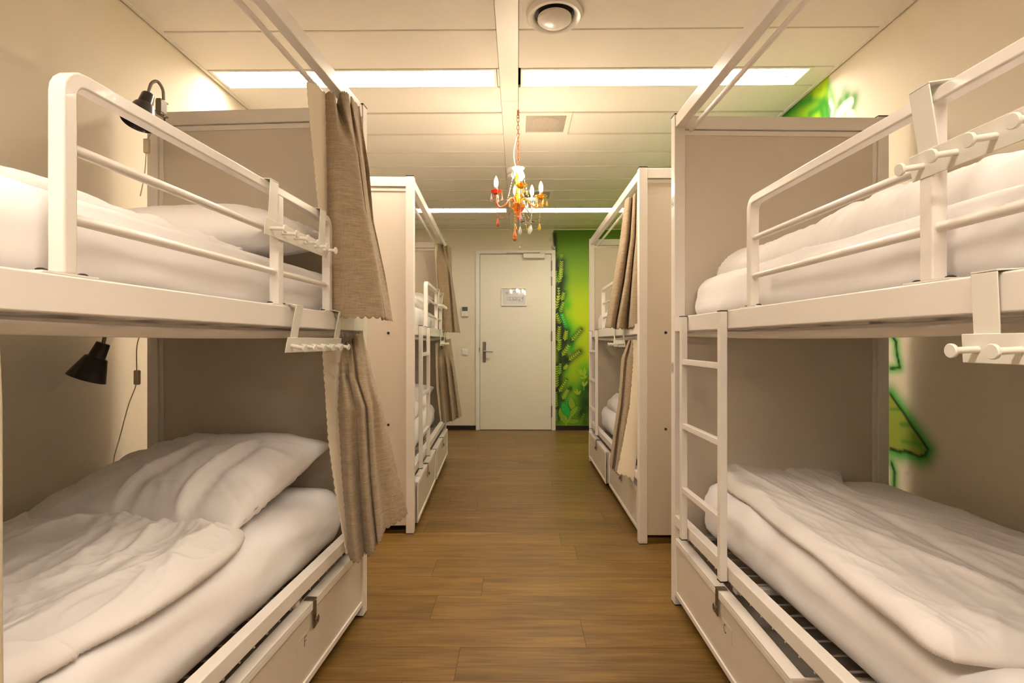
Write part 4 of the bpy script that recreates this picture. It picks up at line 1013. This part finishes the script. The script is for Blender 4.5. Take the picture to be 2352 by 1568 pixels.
MB().lathe([(.040, -.225), (.043, -.228), (.040, -.250), (.028, -.272), (.012, -.284), (.006, -.300), (.003, -.312), (.001, -.314)], n=36, scal=.03, sn=10).build('bowl', M['g_orange'], ch, smooth=True)
MB().lathe([(.005, -.30), (.009, -.306), (.009, -.312), (.003, -.325), (.001, -.327)], n=16).build('finial', M['red'], ch, smooth=True)
ARM = [(200, .148, 'red', 'g_red', 2.105), (277, .145, 'g_yellow', 'g_yellow', 2.115), (345, .150, 'g_orange', 'g_yellow', 2.075), (52, .150, 'g_clear', 'g_clear', 2.10), (98, .14, 'g_orange', 'g_orange', 2.11)]
def drop(parent, p, s, m):
    MB().lathe([(.0012*s, .012*s), (.003*s, .006*s), (.0075*s, -.010*s), (.0085*s, -.016*s), (.006*s, -.024*s), (.001, -.028*s)], m=Matrix.Translation(p), n=10).build('glass_drop', m, parent, smooth=True)
def beads(parent, pts, n_, r, m):
    q = MB()
    for p in catmull(pts, n_): q.lathe([(.0004, r), (r*.8, r*.5), (r, 0), (r*.8, -r*.5), (.0004, -r)], m=Matrix.Translation(p), n=8)
    q.tube(catmull(pts, n_), .0005, 4); q.build('bead_string', m, parent, smooth=True)
tips = []
for (dg, R, am, gm, zcup) in ARM:
    a = radians(dg); dx, dy = cos(a), sin(a); zc_ = lz(zcup)
    MB().tube(catmull([(dx*.012, dy*.012, -.235), (dx*.03, dy*.03, -.195), (dx*.055, dy*.055, -.195), (dx*.085, dy*.085, -.235), (dx*(R-.025), dy*(R-.025), -.255), (dx*(R-.004), dy*(R-.004), -.23), (dx*R, dy*R, zc_-.012)], 30), .0052, 10).build('arm', M[am], ch, smooth=True)
    T_ = Matrix.Translation((dx*R, dy*R, zc_))
    cup = MB().lathe([(.006, -.014), (.014, -.012), (.030, .0), (.040, .010), (.038, .012), (.024, .002), (.010, -.003), (.001, -.004)], m=T_, n=48, scal=.06, sn=8).build('drip_cup', M[gm], ch, smooth=True)
    MB().lathe([(.0085, 0), (.0085, .034), (.006, .036)], m=T_, n=14).build('candle_tube', M['red'], ch, smooth=True)
    MB().lathe([(.005, .034), (.0105, .044), (.0135, .058), (.0125, .072), (.008, .088), (.003, .100), (.0005, .104)], m=T_, n=16).build('bulb', M['bulb'], ch, smooth=True)
    for k in range(5):
        b = a+2*pi*k/5+.3; p = Vector((dx*R+.037*cos(b), dy*R+.037*sin(b), zc_-.012)); mm = {'g_red': 'g_pink', 'g_yellow': 'g_yellow', 'g_clear': 'g_clear', 'g_orange': 'g_orange'}[gm]
        beads(ch, [p+Vector((0, 0, .018)), p+Vector((0, 0, -.006))], 3, .003, M['g_clear']); drop(ch, p+Vector((0, 0, -.018)), .9, M[mm])
    tips.append(Vector((dx*R, dy*R, zc_-.018)))
for k in range(8):
    b = 2*pi*k/8+.2; p = Vector((.038*cos(b), .038*sin(b), -.006)); drop(ch, p+Vector((0, 0, -.024)), .9, M['g_clear'])
gcol = ['g_red', 'g_pink', 'g_yellow', 'g_clear', 'g_orange']
for k, tp in enumerate(tips):
    m_ = M[gcol[k]]; q = tp*.93; q.z = tp.z-.13
    beads(ch, [tp, tp*.98+Vector((0, 0, -.07)), q], 11, .0034, m_); drop(ch, q+Vector((0, 0, -.028)), 1.3, m_)
    inner = Vector((tp.x*.24, tp.y*.24, -.262))
    beads(ch, [q+Vector((0, 0, .012)), (q+inner)/2+Vector((0, 0, -.032)), inner], 10, .0034, m_)
    beads(ch, [Vector((tp.x*.2, tp.y*.2, -.02)), Vector((tp.x*.34, tp.y*.34, -.12)), Vector((tp.x*.5, tp.y*.5, -.205))], 12, .0034, M['g_clear'])
beads(ch, [(-.024, -.01, -.285), (-.023, -.01, -.34), (-.022, -.01, -.385)], 8, .0045, M['g_yellow']); drop(ch, Vector((-.021, -.01, -.412)), 1.9, M['g_orange'])
beads(ch, [(.012, -.01, -.31), (.013, -.01, -.36)], 6, .004, M['g_clear']); drop(ch, Vector((.013, -.01, -.385)), 1.5, M['g_clear'])
beads(ch, [(.014, .0, -.42), (.014, .0, -.485)], 7, .003, M['g_clear']); drop(ch, Vector((.012, 0, -.495)), .8, M['g_clear'])
beads(ch, [(.030, -.02, -.28), (.052, -.02, -.33), (.072, -.02, -.355)], 8, .0036, M['g_pink']); drop(ch, Vector((.072, -.02, -.385)), 1.5, M['g_clear'])
beads(ch, [(.05, -.03, -.36), (.056, -.03, -.40)], 5, .004, M['g_yellow'])
tag(ch, 'small chandelier with red, orange and yellow glass arms hanging from a chain', 'chandelier')
